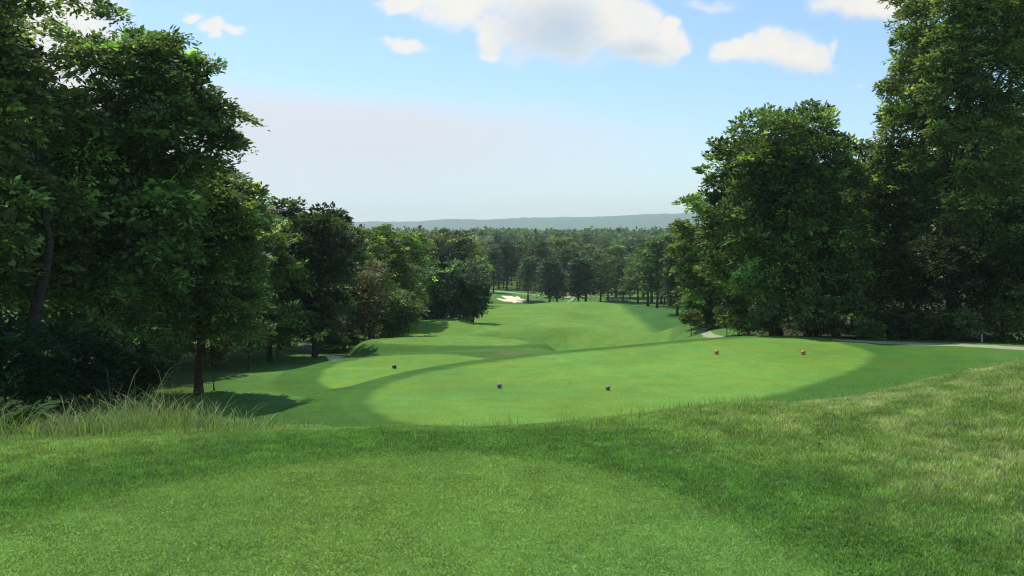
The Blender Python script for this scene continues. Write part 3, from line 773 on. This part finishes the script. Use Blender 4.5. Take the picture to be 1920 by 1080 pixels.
# pines across the end of the fairway: tall clear trunks
pk = []
PINE = [((.062, .110, .036), 3.1, 3.4, .5), ((.085, .145, .040), 3.4, 3.0, .4), ((.042, .078, .034), 2.7, 2.8, .6), ((.105, .145, .045), 3.2, 3.6, .4)]
named = [(925, 262, 13.5, 'thin tree at the left end of the path beyond the bunker'), (990, 240, 12.0, 'dark pine with a clear trunk just right of the far bunker'),
         (1030, 228, 12.5, 'dark spreading tree hanging over the far path right of the bunker'), (1045, 232, 9.5, 'low dark tree beside the spreading tree over the far path'), (1085, 222, 12.0, 'dense dark tree at the head of the fairway, left of a close pair'),
         (1098, 226, 12.6, 'dense dark tree at the head of the fairway, right of a close pair'), (1126, 235, 14, 'straight pine just right of the close pair of dark trees'),
         (1232, 165, 13.8, 'tall dark pine standing on the bank right of the fairway'), (1270, 128, 9.4, 'dark pine nearest the fairway on its right-hand bank'), (1215, 190, 14, 'pine behind the tall dark pine right of the fairway'),
         (1258, 180, 15, 'pine with a broad crown between the two nearest pines right of the fairway')]
pg = 'pines standing in a row beyond the fairway'
labels_p = ['dark green pine with a bare straight trunk beyond the fairway', 'mid green pine with a bare straight trunk beyond the fairway', 'narrow black-green pine with a bare trunk beyond the fairway', 'olive pine with a high crown and bare trunk beyond the fairway']
R = np.random.default_rng(9)
pn = {}


def pine(k, X, Y, H, label, group):
    if k not in pn:
        col, Rad, cb, fl = PINE[k]
        pn[k] = t = proto_tree(30 + k, X, Y, 5200, .42, label, group, 'pine_tree', H=14, Rad=Rad, cb=cb * .75, col=col, flat=fl, pw=.75)
    else:
        t = copy_tree(pn[k], X, Y, (1, 1, 1), 0, label, group)
        if not group and 'group' in t: del t['group']
    s = H / 14.0; w = s * R.uniform(1.0, 1.5)
    t.scale = (w, w, s); t.rotation_euler = (0, 0, R.uniform(0, 6.28))
    return t


for px, Y, H in [(1140, 250, 14), (1155, 262, 15), (1168, 245, 14), (1182, 256, 15), (1196, 240, 14), (1206, 262, 15), (1222, 240, 15), (1240, 225, 14), (1256, 235, 15), (1272, 215, 15), (1290, 200, 15), (1246, 205, 14), (1285, 170, 13), (1305, 150, 13), (1335, 135, 13), (1320, 185, 16), (1350, 160, 14),
                 (950, 285, 15), (970, 290, 15), (1003, 288, 15), (1015, 300, 16), (1060, 280, 15), (1072, 290, 15), (1112, 275, 15), (935, 300, 15), (905, 292, 15), (885, 290, 15)]:
    k = int(R.integers(4)); pine(k, world(px, Y), Y, H * R.uniform(.8, 1.14), labels_p[k], pg)
for i, (px, Y, H, lb) in enumerate(named):
    t = pine([2, 0, 2, 2, 2, 0, 1, 0, 2, 1, 3][i], world(px, Y), Y, H, lb, None)
    if px in (1030, 1045, 1085, 1098): t.scale = (t.scale[0] * 1.35, t.scale[1] * 1.35, t.scale[2])
fg = 'trees of the far wood beyond the pines'
labels_f = ['dark green tree in the far wood beyond the fairway', 'mid green tree in the far wood beyond the fairway', 'narrow black-green tree in the far wood beyond the fairway', 'olive tree in the far wood beyond the fairway']
for i in range(125):
    Y = 300 + 210 * ((i + .5) / 125) ** 1.1 + R.uniform(-6, 6)
    px = 620 + 760 * ((i * .618034) % 1) + R.uniform(-8, 8)
    k = int(R.integers(4))
    pine(k, world(px, Y), Y, R.uniform(11.5, 19.5), labels_f[k], fg)

# far forest, one mass
R = np.random.default_rng(14)
nt_ = 5200
Yf = np.exp(R.uniform(math.log(510), math.log(2500), nt_)); pxf = R.uniform(300, 1650, nt_)
Xf = (pxf - 960) / F * Yf; Zf = h(Xf, Yf, False)
Hf = R.uniform(11, 19, nt_) * (1 + .25 * (vnoise(Xf, Yf, 90, 3) - .5)); Wf = Hf * R.uniform(.2, .42, nt_)
nlv = 46
u = unit(R.normal(size=(nt_, nlv, 3))); u[..., 2] = np.abs(u[..., 2]) * 1.0 - .35 * R.random((nt_, nlv)); rad = R.uniform(.55, 1, (nt_, nlv, 1))
cen = np.stack([Xf, Yf, Zf + Hf * .58], -1)[:, None]
pos = cen + u * rad * np.stack([Wf, Wf, Hf * .42], -1)[:, None]
ld = unit(u * np.array([1, 1, .4]) + R.normal(size=u.shape) * .6); wd = unit(np.cross(ld, unit(R.normal(size=u.shape))))
sz = (1.0 + Yf / 750.0)[:, None, None] * R.uniform(.7, 1.3, (nt_, nlv, 1))
a_ = ld * sz; b_ = wd * sz * .6
Vv = np.stack([pos - a_, pos + b_, pos + a_, pos - b_], 2).reshape(-1, 3)
base = np.array([(.10, .16, .045), (.065, .11, .042), (.13, .17, .06)])[R.integers(0, 3, nt_)]
cl = np.repeat((base[:, None] * R.uniform(.7, 1.3, (nt_, nlv, 1))).reshape(-1, 3), 4, 0)
ff = link('far_forest', mesh_np('far_forest', Vv, np.arange(len(Vv)).reshape(-1, 4), M_leaf, cl))
tag(ff, 'hazy far-off forest below the ridge', 'forest', kind='stuff')


# ------------------------------------------------------------------ grass blades
def blades(R, X, Y, Z, ht, w, lean, col, seg=1, droop=.0, tipc=None):
    n = len(X)
    a = R.uniform(0, 2 * math.pi, n)
    ld = np.stack([np.cos(a), np.sin(a), np.zeros(n)], -1) * (lean * R.uniform(.2, 1, n))[:, None]
    yaw = R.uniform(0, 2 * math.pi, n)
    wv = np.stack([np.cos(yaw), np.sin(yaw), np.zeros(n)], -1)
    base = np.stack([X, Y, Z - .004], -1)
    if seg == 1:
        tip = base + ld * ht[:, None] + np.array([0, 0, 1.0]) * (ht * (1 - .35 * lean))[:, None]
        V = np.stack([base - wv * (w / 2)[:, None], base + wv * (w / 2)[:, None], tip], 1).reshape(-1, 3)
        Fc = np.arange(3 * n).reshape(n, 3)
        cc = np.stack([col * .75, col * .75, col * 1.12], 1).reshape(-1, 3)
        return V, Fc, cc
    rows = []
    for s in range(seg + 1):
        t = s / seg
        c = base + ld * (ht * (t ** 1.6) * (1 + droop))[:, None] + np.array([0, 0, 1.0]) * (ht * (t - droop * t ** 3))[:, None]
        ww = (w * (1 - t ** 1.5 * .95) / 2)[:, None]
        rows += [c - wv * ww, c + wv * ww]
    V = np.stack(rows, 1)
    k = 2 * (seg + 1)
    f = np.array([[2 * s, 2 * s + 1, 2 * s + 3, 2 * s + 2] for s in range(seg)])
    Fc = (np.arange(n)[:, None, None] * k + f[None]).reshape(-1, 4)
    cc = np.repeat(col[:, None], k, 1)
    return V.reshape(-1, 3), Fc, cc.reshape(-1, 3)


def scatter(R, n, r0, r1, half=.68):
    a = R.uniform(-half, half, n); r = np.sqrt(R.uniform(r0 * r0, r1 * r1, n))
    return r * np.sin(a), r * np.cos(a)


R = np.random.default_rng(77)
sets = []
# short turf of the near tee
X, Y = scatter(R, 620000, 4.6, 9.8)
d0 = poly_sd(T0, X, Y)
keep = (R.random(len(X)) < smooth(.25, -.15, d0)) & (np.abs(np.arctan2(X, Y)) < .64)
X, Y, d0 = X[keep], Y[keep], d0[keep]
Z = h(X, Y); n = len(X)
tone = (.82 + .36 * vnoise(X, Y, .35, 11)) * (.85 + .3 * vnoise(X, Y, .09, 12)) * (.9 + .2 * vnoise(X, Y, 1.6, 17))
col = np.array([.295, .435, .105]) * (tone * R.uniform(.6, 1.42, n))[:, None] * (1 + R.normal(size=(n, 3)) * np.array([.14, .03, .1]))
me = mesh_np('turf_blades', *(lambda r: (r[0], r[1]))(_b := blades(R, X, Y, Z, R.uniform(.014, .032, n), R.uniform(.007, .012, n), 1.0, col)), M_blade, np.clip(_b[2], 0, 1))
tag(link('short_grass', me), 'short mown turf of the near tee', 'grass', kind='stuff')
# fringe and rough
X, Y = scatter(R, 1150000, 4.6, 17.0)
d0 = poly_sd(T0, X, Y); r = np.hypot(X, Y)
dens = np.where(r < 9, 1.0, np.where(r < 15, .8, .5))
keep = (R.random(len(X)) < smooth(-.2, .2, d0)) & (R.random(len(X)) < dens) & (Y > 4.2)
X, Y, d0 = X[keep], Y[keep], d0[keep]
Z = h(X, Y); n = len(X)
fr = smooth(2.6, .7, d0 + (vnoise(X, Y, .9, 13) - .5) * 1.2)                                  # 1 in the fringe, 0 in the rough
right = smooth(.5, 3.5, X - .1 * Y)
pt = vnoise(X, Y, .9, 13); pt2 = vnoise(X, Y, .25, 14)
ht = (.028 + .02 * R.random(n)) * fr + (.035 + .03 * R.random(n) + .03 * pt2 * right) * (1 - fr)
cf = np.array([.182, .330, .072]); cr = np.array([.31, .42, .12]); cr2 = np.array([.49, .49, .24])
m2 = np.clip((pt * .35 + vnoise(X, Y, .45, 31) * .4 + pt2 * .6 - .5) * 2.0, 0, 1) * right * (.35 + .65 * (vnoise(X, Y, .12, 22) > .45))
col = cf * fr[:, None] + (cr * (1 - m2[:, None]) + cr2 * m2[:, None]) * (1 - fr[:, None])
col = col * (R.uniform(.45, 1.5, n) * (.85 + .5 * pt2) * (.85 + .4 * vnoise(X, Y, .08, 23)))[:, None] * (1 + R.normal(size=(n, 3)) * np.array([.14, .03, .1]))
b_ = blades(R, X, Y, Z, ht, R.uniform(.009, .017, n), .8, col)
tag(link('rough_grass', mesh_np('rough_blades', b_[0], b_[1], M_blade, np.clip(b_[2], 0, 1))), 'uncut grass of the near bank and fringe', 'grass', kind='stuff')
# middle distance bank
X, Y = scatter(R, 520000, 16.5, 36)
d1 = poly_sd(T1, X, Y)
keep = (d1 > 1.0) & (X < 14)
X, Y, d1 = X[keep], Y[keep], d1[keep]
Z = h(X, Y); n = len(X)
col = surface_colour(X, Y, Z) * (R.uniform(1.1, 1.5, n))[:, None]
b_ = blades(R, X, Y, Z, R.uniform(.015, .03, n), R.uniform(.010, .016, n), 1.0, col)
tag(link('bank_grass', mesh_np('bank_blades', b_[0], b_[1], M_blade, np.clip(b_[2], 0, 1))), 'grass on the bank below the large tee', 'grass', kind='stuff')

# wispy tufts along the brow of the bank
cx, cy = [], []
R = np.random.default_rng(78)
for i in range(620):
    px = R.uniform(760, 2250)
    Yc = np.interp(px, [700, 960, 1200, 1330, 1500, 1650, 1800, 1930, 2300], [11, 10.9, 11.5, 12.1, 12.5, 13.2, 14, 14.5, 14.5]) + R.normal() * .9 + .2
    if R.random() > smooth(700, 1500, px) * .8 + .2: continue
    k = int(R.integers(2, 12))
    cx.append(world(px, Yc) + R.normal(size=k) * .10); cy.append(Yc + R.normal(size=k) * .10)
X = np.concatenate(cx); Y = np.concatenate(cy); n = len(X); Z = h(X, Y)
col = np.array([.26, .36, .09]) * R.uniform(.6, 1.4, n)[:, None] * (1 + R.normal(size=(n, 3)) * .1)
b_ = blades(R, X, Y, Z, R.uniform(.06, .30, n) * R.uniform(.5, 1, n), R.uniform(.005, .009, n), .5, col, 3, .15)
tag(link('wispy_grass', mesh_np('wispy_grass', b_[0], b_[1], M_blade, np.clip(b_[2], 0, 1))), 'thin seeding grass along the brow of the bank', 'grass', kind='stuff')

# tall grass on the left
R = np.random.default_rng(79)
cx, cy, hh = [], [], []
for i in range(3000):
    px = R.uniform(-260, 600); Yc = R.uniform(10.6, 19.5)
    p = smooth(600, 240, px) * .8 + .02
    if R.random() > p: continue
    if float(vnoise(np.array([world(px, Yc)]), np.array([Yc]), 1.1, 21)[0]) < .42: continue
    k = int(R.integers(2, 12)); cx.append(world(px, Yc) + R.normal(size=k) * .2); cy.append(Yc + R.normal(size=k) * .2)
    hh.append(np.full(k, R.uniform(.15, .72) * (.6 + .4 * min(1, (Yc - 10) / 2.5)) * (1 - .6 * smooth(280, 560, px)) * R.choice([.5, 1.0, 1.15]) * (1.25 if 220 < px < 330 else 1)))
X = np.concatenate(cx); Y = np.concatenate(cy); H_ = np.concatenate(hh); n = len(X); Z = h(X, Y)
col = np.array([.26, .33, .10]) * R.uniform(.5, 1.5, n)[:, None] * (1 + R.normal(size=(n, 3)) * .1)
b_ = blades(R, X, Y, Z, H_ * R.uniform(.6, 1.2, n), R.uniform(.008, .015, n), .75, col, 4, .3)
# pale seed stalks
k = R.choice(n, 420); n2 = len(k)
s_ = blades(R, X[k], Y[k], Z[k], H_[k] * R.uniform(1.2, 1.7, n2), R.uniform(.009, .014, n2), .4, np.tile([.34, .36, .20], (n2, 1)) * R.uniform(.7, 1.3, (n2, 1)), 4, .3)
Vt = np.vstack([b_[0], s_[0]]); Ft = np.vstack([b_[1], s_[1] + len(b_[0])]); Ct = np.vstack([b_[2], s_[2]])
tag(link('tall_grass', mesh_np('tall_grass', Vt, Ft, M_blade, np.clip(Ct, 0, 1))), 'tall uncut grass in front of the dark bushes on the left', 'grass', kind='stuff')


M_fern = leaf_material('fern', .3, .8, .08, (1.2, 1.4, .6))


# fern at the left edge
def fern(X, Y, label, seed, L=1.1, nf=11):
    R = np.random.default_rng(seed)
    t = empty('fern', (X, Y, h1(X, Y)))
    tag(t, label, 'fern')
    for f in range(nf):
        a = f / nf * 2 * math.pi + R.uniform(-.2, .2); el = R.uniform(.75, 1.25); Lf = L * R.uniform(.75, 1.1)
        q = np.linspace(0, 1, 26)
        axis = np.stack([np.cos(a) * q * Lf * math.cos(el) * (1 + .25 * q), np.sin(a) * q * Lf * math.cos(el) * (1 + .25 * q), Lf * (math.sin(el) * q - .28 * q ** 2.4)], -1)
        V1, F1 = tube_np(axis, .008 * (1 - .8 * q), 4)
        tan = unit(np.gradient(axis, axis=0)); sd = unit(np.cross(tan, np.array([0, 0, 1.0])))
        Vs = []
        for s in (-1, 1):
            w = Lf * .26 * np.sin(np.clip(q * .95 + .05, 0, 1) * math.pi) ** .8 + .01
            dirn = unit(sd * s + tan * .7 + R.normal(size=sd.shape) * .08)
            tipv = axis + dirn * w[:, None] - np.array([0, 0, .12]) * w[:, None]
            mid = (axis + tipv) / 2; wd_ = tan * (.020 + .05 * w)[:, None]
            Vs.append(np.stack([axis, mid + wd_, tipv, mid - wd_], 1).reshape(-1, 3)[8:])
        V2 = np.vstack(Vs); F2 = np.arange(len(V2)).reshape(-1, 4)
        Vv, Ff = join([(V1, F1), (V2, F2)])
        col = np.tile(np.array([.034, .085, .020]) * R.uniform(.8, 1.3), (len(Vv), 1))
        link('frond', mesh_np('frond', Vv, Ff, M_fern, col), t)


fern(world(12, 12.2), 12.2, 'green fern with long fronds at the left edge among the tall grass', 5, .95)
fern(world(-60, 12.8), 12.8, 'smaller fern half hidden behind the long-fronded fern at the left edge', 6, .95)

# ------------------------------------------------------------------ tee markers and posts
M_purple = simple('purple marker paint', (.34, .17, .33), .45, .5, (.24, .11, .25), .2, 20)
M_orange = simple('orange red marker paint', (.85, .24, .05), .45, .5, (.65, .15, .04), .2, 20)
M_black = simple('black marker paint', (.018, .018, .022), .45, .5, (.03, .03, .035), .2, 20)
M_white = simple('white post paint', (.72, .72, .68), .6, .3, (.6, .6, .55), .1, 20)


def lathe(profile, n=24):
    pr = np.asarray(profile, float)
    a = np.linspace(0, 2 * math.pi, n, endpoint=False)
    V = np.stack([pr[:, 0, None] * np.cos(a), pr[:, 0, None] * np.sin(a), np.repeat(pr[:, 1, None], n, 1)], -1).reshape(-1, 3)
    i = np.arange(len(pr) * n).reshape(len(pr), n); j = np.roll(i, -1, 1)
    return V, np.stack([i[:-1], j[:-1], j[1:], i[1:]], -1).reshape(-1, 4)


def marker(px, py, z, rad, mat, label, group, tilt=0.0, sq=1.0):
    Yb = z * F / (py - HOR); X = world(px, Yb)
    t = empty('tee_marker', (X, Yb, h1(X, Yb)))
    tag(t, label, 'tee marker', group)
    q = np.linspace(-math.pi / 2, math.pi / 2, 17)
    prof = [(max(1e-4, rad * math.cos(a) * sq * (1 - .02 * (i % 4 == 0))), rad * .95 + rad * math.sin(a) * .95) for i, a in enumerate(q)]
    b = link('ball', mesh_np('ball', *lathe(prof), mat, None, True), t)
    b.rotation_euler = (tilt, tilt * .6, 0)
    V, Fc = lathe([(1e-4, -.06), (rad * .12, -.03), (rad * .25, .0), (rad * .55, .0), (rad * .6, .012), (rad * .5, .02), (1e-4, .02)], 16)
    link('base', mesh_np('base', V, Fc, M_black, None, True), t)
    V, Fc = lathe([(rad * .93, rad * .86), (rad * 1.02, rad * .90), (rad * 1.02, rad * 1.0), (rad * .93, rad * 1.04)], 24)
    bd = link('band', mesh_np('band', V, Fc, M_black if mat != M_black else M_purple, None, True), t)
    bd.rotation_euler = (tilt, tilt * .6, 0)


marker(936.5, 727.5, 6, .098, M_purple, 'purple ball marker, left of the purple pair on the large tee', 'purple tee markers')
marker(1140, 731.5, 6, .092, M_purple, 'purple ball marker, right of the purple pair on the large tee', 'purple tee markers')
marker(1343, 664, 6, .115, M_orange, 'orange-red ball marker, left of the pair at the far end of the large tee', 'orange-red tee markers', .2)
marker(1507, 665, 6, .120, M_orange, 'orange-red ball marker, right of the pair at the far end of the large tee', 'orange-red tee markers', -.2)
marker(739, 690.5, 8, .115, M_black, 'small black marker lying on the lower tee', None, .3, 1.2)


def post(px, Y, Hh, r, mat, label, cap):
    X = world(px, Y); t = empty('marker_post', (X, Y, h1(X, Y)))
    tag(t, label, 'post')
    V, Fc = lathe([(r, -.2), (r, 0), (r * .95, Hh * .5), (r * .9, Hh - .02), (r * .6, Hh), (1e-4, Hh + .005)], 10)
    link('shaft', mesh_np('shaft', V, Fc, mat, None, True), t)
    V, Fc = lathe([(r * 1.15, Hh * .78), (r * 1.2, Hh * .8), (r * 1.2, Hh * .9), (r * 1.15, Hh * .92)], 10)
    link('band', mesh_np('band', V, Fc, cap, None, True), t)


post(1841, 52.5, .62, .045, M_white, 'thin white post beyond the gravel path on the right', M_black)
post(1847, 52.8, .66, .05, M_black, 'thin black post beside the white post beyond the path', M_white)
# grey boulder under the left trees
R = np.random.default_rng(4)
q = unit(R.normal(size=(1, 3)))
Vb, Fb = lathe([(max(1e-3, .5 * math.cos(a)), .5 * math.sin(a)) for a in np.linspace(-math.pi / 2, math.pi / 2, 15)], 22)
for _ in range(9):
    d = unit(R.normal(size=3)); m_ = (Vb @ d) > .36; Vb[m_] -= np.outer((Vb[m_] @ d) - .36, d)
Vb += .03 * (vnoise(Vb[:, 0] + Vb[:, 2], Vb[:, 1] - Vb[:, 2], .12, 2)[:, None] - .5)
Vb *= np.array([1.0, .8, 1.15])
X, Y = world(576, 70), 70
M_rock = simple('grey boulder', (.20, .20, .22), .9, .2, (.11, .11, .13), .6, 5)
bo = link('boulder', mesh_np('boulder', Vb, Fb, M_rock), None, (X, Y, h1(X, Y) + .35))
tag(bo, 'grey-blue boulder standing under the trees left of the sand patch', 'boulder')

# ------------------------------------------------------------------ camera, sun, sky, air
cam = bpy.data.cameras.new('camera'); co = bpy.data.objects.new('camera', cam); C.objects.link(co)
cam.sensor_width = 36; cam.lens = F / 1920 * 36; cam.shift_y = -(540 - HOR) / 1920
cam.clip_start = .1; cam.clip_end = 12000
co.location = (0, 0, 0); co.rotation_euler = (math.radians(90), 0, 0)
scene.camera = co

AZ = 33; EL = 61          # sun to the left and ahead
sd = bpy.data.lights.new('sun', 'SUN'); so = bpy.data.objects.new('sun', sd); C.objects.link(so)
sd.energy = 3.7; sd.angle = math.radians(.6); sd.color = (1.0, .95, .86)
from mathutils import Vector
sv = Vector((-math.sin(math.radians(AZ)) * math.cos(math.radians(EL)), math.cos(math.radians(AZ)) * math.cos(math.radians(EL)), math.sin(math.radians(EL))))
so.rotation_euler = sv.to_track_quat('Z', 'Y').to_euler()

w = bpy.data.worlds.new('World'); scene.world = w; w.use_nodes = True
nt = w.node_tree; N = nt.nodes.new; L = nt.links.new
bg = nt.nodes['Background']
SKY = .15
bg.inputs['Strength'].default_value = SKY
sky = N('ShaderNodeTexSky'); sky.sky_type = 'NISHITA'; sky.sun_disc = False
sky.sun_elevation = math.radians(EL); sky.sun_rotation = math.radians(-AZ)
sky.air_density = 1.0; sky.dust_density = .6; sky.ozone_density = 1.6
tc = N('ShaderNodeTexCoord')
sep = N('ShaderNodeSeparateXYZ'); L(tc.outputs['Generated'], sep.inputs[0])


def mth(op, a, b=None, c=None, clamp=False):
    n = N('ShaderNodeMath'); n.operation = op; n.use_clamp = clamp
    for i, v in enumerate((a, b, c)):
        if v is None: continue
        if isinstance(v, (int, float)): n.inputs[i].default_value = v
        else: L(v, n.inputs[i])
    return n.outputs[0]


yy = mth('MAXIMUM', sep.outputs[1], .12)
su = mth('DIVIDE', sep.outputs[0], yy); sv_ = mth('DIVIDE', sep.outputs[2], yy)
cmb = N('ShaderNodeCombineXYZ'); L(su, cmb.inputs[0]); L(sv_, cmb.inputs[1])
n1 = N('ShaderNodeTexNoise'); n1.inputs['Scale'].default_value = 8; n1.inputs['Detail'].default_value = 9; n1.inputs['Roughness'].default_value = .6
L(cmb.outputs[0], n1.inputs['Vector'])
off = N('ShaderNodeVectorMath'); off.operation = 'SUBTRACT'; L(n1.outputs['Color'], off.inputs[0]); off.inputs[1].default_value = (.5, .5, .5)
ofs = N('ShaderNodeVectorMath'); ofs.operation = 'MULTIPLY'; L(off.outputs[0], ofs.inputs[0]); ofs.inputs[1].default_value = (.12, .075, 0)
uvw = N('ShaderNodeVectorMath'); uvw.operation = 'ADD'; L(cmb.outputs[0], uvw.inputs[0]); L(ofs.outputs[0], uvw.inputs[1])


def blobs(lst, soft=.55):
    cur = None
    for px, py, rx, ry, amp in lst:
        s = N('ShaderNodeVectorMath'); s.operation = 'SUBTRACT'; L(uvw.outputs[0], s.inputs[0]); s.inputs[1].default_value = ((px - 960) / F, (HOR - py) / F, 0)
        m = N('ShaderNodeVectorMath'); m.operation = 'MULTIPLY'; L(s.outputs[0], m.inputs[0]); m.inputs[1].default_value = (F / (rx * 1.32), F / (ry * 1.38), 0)
        ln = N('ShaderNodeVectorMath'); ln.operation = 'LENGTH'; L(m.outputs[0], ln.inputs[0])
        mr = N('ShaderNodeMapRange'); mr.interpolation_type = 'SMOOTHSTEP'
        mr.inputs[1].default_value = 1.25; mr.inputs[2].default_value = 1.25 - soft * 1.4; mr.inputs[3].default_value = 0; mr.inputs[4].default_value = amp
        L(ln.outputs['Value'], mr.inputs[0])
        cur = mr.outputs[0] if cur is None else mth('MAXIMUM', cur, mr.outputs[0])
    return cur


cum = blobs([(368, 25, 26, 15, .85), (412, 48, 34, 20, .85), (422, 70, 18, 16, .7), (455, 50, 30, 12, .7),
             (747, 83, 42, 17, .95),
             (770, -5, 60, 24, 1), (850, 12, 85, 42, 1), (960, 0, 110, 40, 1), (1060, -10, 150, 50, 1), (1190, 20, 50, 40, 1), (935, 62, 55, 34, 1), (920, 95, 38, 14, .7), (1030, 40, 120, 72, .95), (1110, 10, 80, 50, 1), (1190, 90, 85, 36, .85), (1150, 60, 60, 50, .9),
             (1255, 75, 38, 30, 1), (1245, 45, 26, 26, 1), (1010, 90, 90, 30, .6),
             (1395, 82, 44, 28, 1), (1450, 92, 60, 34, 1), (1500, 112, 54, 28, .9), (1552, 95, 12, 24, .5),
             (1615, 12, 100, 38, 1), (1690, -5, 70, 50, 1), (1340, 4, 52, 13, .5), (1608, 166, 14, 9, .35),
             (100, 60, 130, 130, .9), (-150, 100, 200, 100, .9), (2150, 60, 160, 60, .9), (300, -200, 220, 60, .9), (1300, -260, 320, 80, .9)], .85)
grey = blobs([(1040, 55, 85, 62, 1), (1170, 95, 75, 22, .75), (1470, 140, 80, 18, .45), (960, 30, 50, 40, .35), (1180, 120, 70, 20, .5), (1610, 55, 90, 18, .4), (150, 140, 100, 60, .4)], .9)
# pale veil of high cloud: below a slanting edge, thinning to the right
edge = mth('SUBTRACT', mth('ADD', mth('MULTIPLY', su, -.11), .150), sv_)
nz = N('ShaderNodeTexNoise'); nz.inputs['Scale'].default_value = 3.0; nz.inputs['Detail'].default_value = 5
mpn = N('ShaderNodeMapping'); mpn.inputs['Scale'].default_value = (1, 3.2, 1); L(cmb.outputs[0], mpn.inputs[0]); L(mpn.outputs[0], nz.inputs['Vector'])
edge2 = mth('ADD', edge, mth('MULTIPLY', mth('SUBTRACT', nz.outputs['Fac'], .5), .085))
mv = N('ShaderNodeMapRange'); mv.interpolation_type = 'SMOOTHSTEP'; mv.inputs[1].default_value = -.012; mv.inputs[2].default_value = .032; L(edge2, mv.inputs[0])
mfx = N('ShaderNodeMapRange'); mfx.interpolation_type = 'SMOOTHSTEP'; mfx.inputs[1].default_value = .36; mfx.inputs[2].default_value = -.15; mfx.inputs[3].default_value = 0; mfx.inputs[4].default_value = .95; L(su, mfx.inputs[0])
mfy = N('ShaderNodeMapRange'); mfy.interpolation_type = 'SMOOTHSTEP'; mfy.inputs[1].default_value = .0; mfy.inputs[2].default_value = .11; mfy.inputs[3].default_value = .35; mfy.inputs[4].default_value = 1; L(sv_, mfy.inputs[0])
veil = mth('MULTIPLY', mth('MULTIPLY', mv.outputs[0], mfx.outputs[0]), mfy.outputs[0])


def rgb(c):
    n = N('ShaderNodeRGB'); n.outputs[0].default_value = (c[0] / SKY, c[1] / SKY, c[2] / SKY, 1); return n.outputs[0]


def mixc(f, a, b):
    m = N('ShaderNodeMix'); m.data_type = 'RGBA'; L(f, m.inputs[0]); L(a, m.inputs[6]); L(b, m.inputs[7]); return m.outputs[2]


tint = N('ShaderNodeVectorMath'); tint.operation = 'MULTIPLY'; L(sky.outputs[0], tint.inputs[0]); tint.inputs[1].default_value = (.87, .99, 1.04)
c1 = mixc(veil, tint.outputs[0], rgb((.75, .755, .805)))
cc = mixc(grey, rgb((.93, .87, .78)), rgb((.52, .60, .68)))
nb = N('ShaderNodeTexNoise'); nb.inputs['Scale'].default_value = 22; nb.inputs['Detail'].default_value = 4; L(cmb.outputs[0], nb.inputs['Vector'])
mb = N('ShaderNodeMapRange'); mb.inputs[1].default_value = .3; mb.inputs[2].default_value = .7; mb.inputs[3].default_value = .8; mb.inputs[4].default_value = 1.0; L(nb.outputs['Fac'], mb.inputs[0])
fb = N('ShaderNodeTexNoise'); fb.inputs['Scale'].default_value = 20; fb.inputs['Detail'].default_value = 9; fb.inputs['Roughness'].default_value = .58; L(cmb.outputs[0], fb.inputs['Vector'])
dn = mth('ADD', cum, mth('MULTIPLY', mth('SUBTRACT', fb.outputs['Fac'], .47), 1.1))
dm = N('ShaderNodeMapRange'); dm.interpolation_type = 'SMOOTHSTEP'; dm.inputs[1].default_value = .08; dm.inputs[2].default_value = .82; L(dn, dm.inputs[0])
soft = mth('MULTIPLY', dm.outputs[0], mth('MULTIPLY', cum, 2.2, clamp=True))
c2 = mixc(mth('MULTIPLY', soft, mb.outputs[0]), c1, cc)
L(c2, bg.inputs['Color'])

# air
M_h = bpy.data.materials.new('haze'); M_h.use_nodes = True
nh = M_h.node_tree
nh.nodes.remove(nh.nodes['Principled BSDF'])
pv = nh.nodes.new('ShaderNodeVolumePrincipled'); pv.inputs['Color'].default_value = (.86, .95, 1.0, 1); pv.inputs['Density'].default_value = .00015; pv.inputs['Anisotropy'].default_value = .2
nh.links.new(pv.outputs[0], nh.nodes['Material Output'].inputs['Volume'])
lo = float(min(GZ.min(), HZ.min())) - 1; hi = float(HZ.max()) + 12
bx = np.array([(x, y, z) for x in (-7700, 7700) for y in (-7700, 7800) for z in (lo, hi)], float)
hb = link('haze', mesh_np('haze', bx, np.array([[0, 1, 3, 2], [4, 6, 7, 5], [0, 4, 5, 1], [2, 3, 7, 6], [0, 2, 6, 4], [1, 5, 7, 3]]), M_h))
tag(hb, 'thin blue summer haze', 'haze', kind='stuff')

scene.view_settings.view_transform = 'Standard'; scene.view_settings.look = 'None'
scene.view_settings.exposure = 0.13; scene.view_settings.gamma = 1
scene.cycles.max_bounces = 9; scene.cycles.diffuse_bounces = 7; scene.cycles.transmission_bounces = 4; scene.cycles.glossy_bounces = 2
scene.cycles.volume_bounces = 1; scene.cycles.use_denoising = True; scene.cycles.denoising_prefilter = 'ACCURATE'; scene.cycles.filter_width = 1.15; scene.cycles.sample_clamp_indirect = 4
print('extent', lo, hi, 'objects', len(bpy.data.objects))
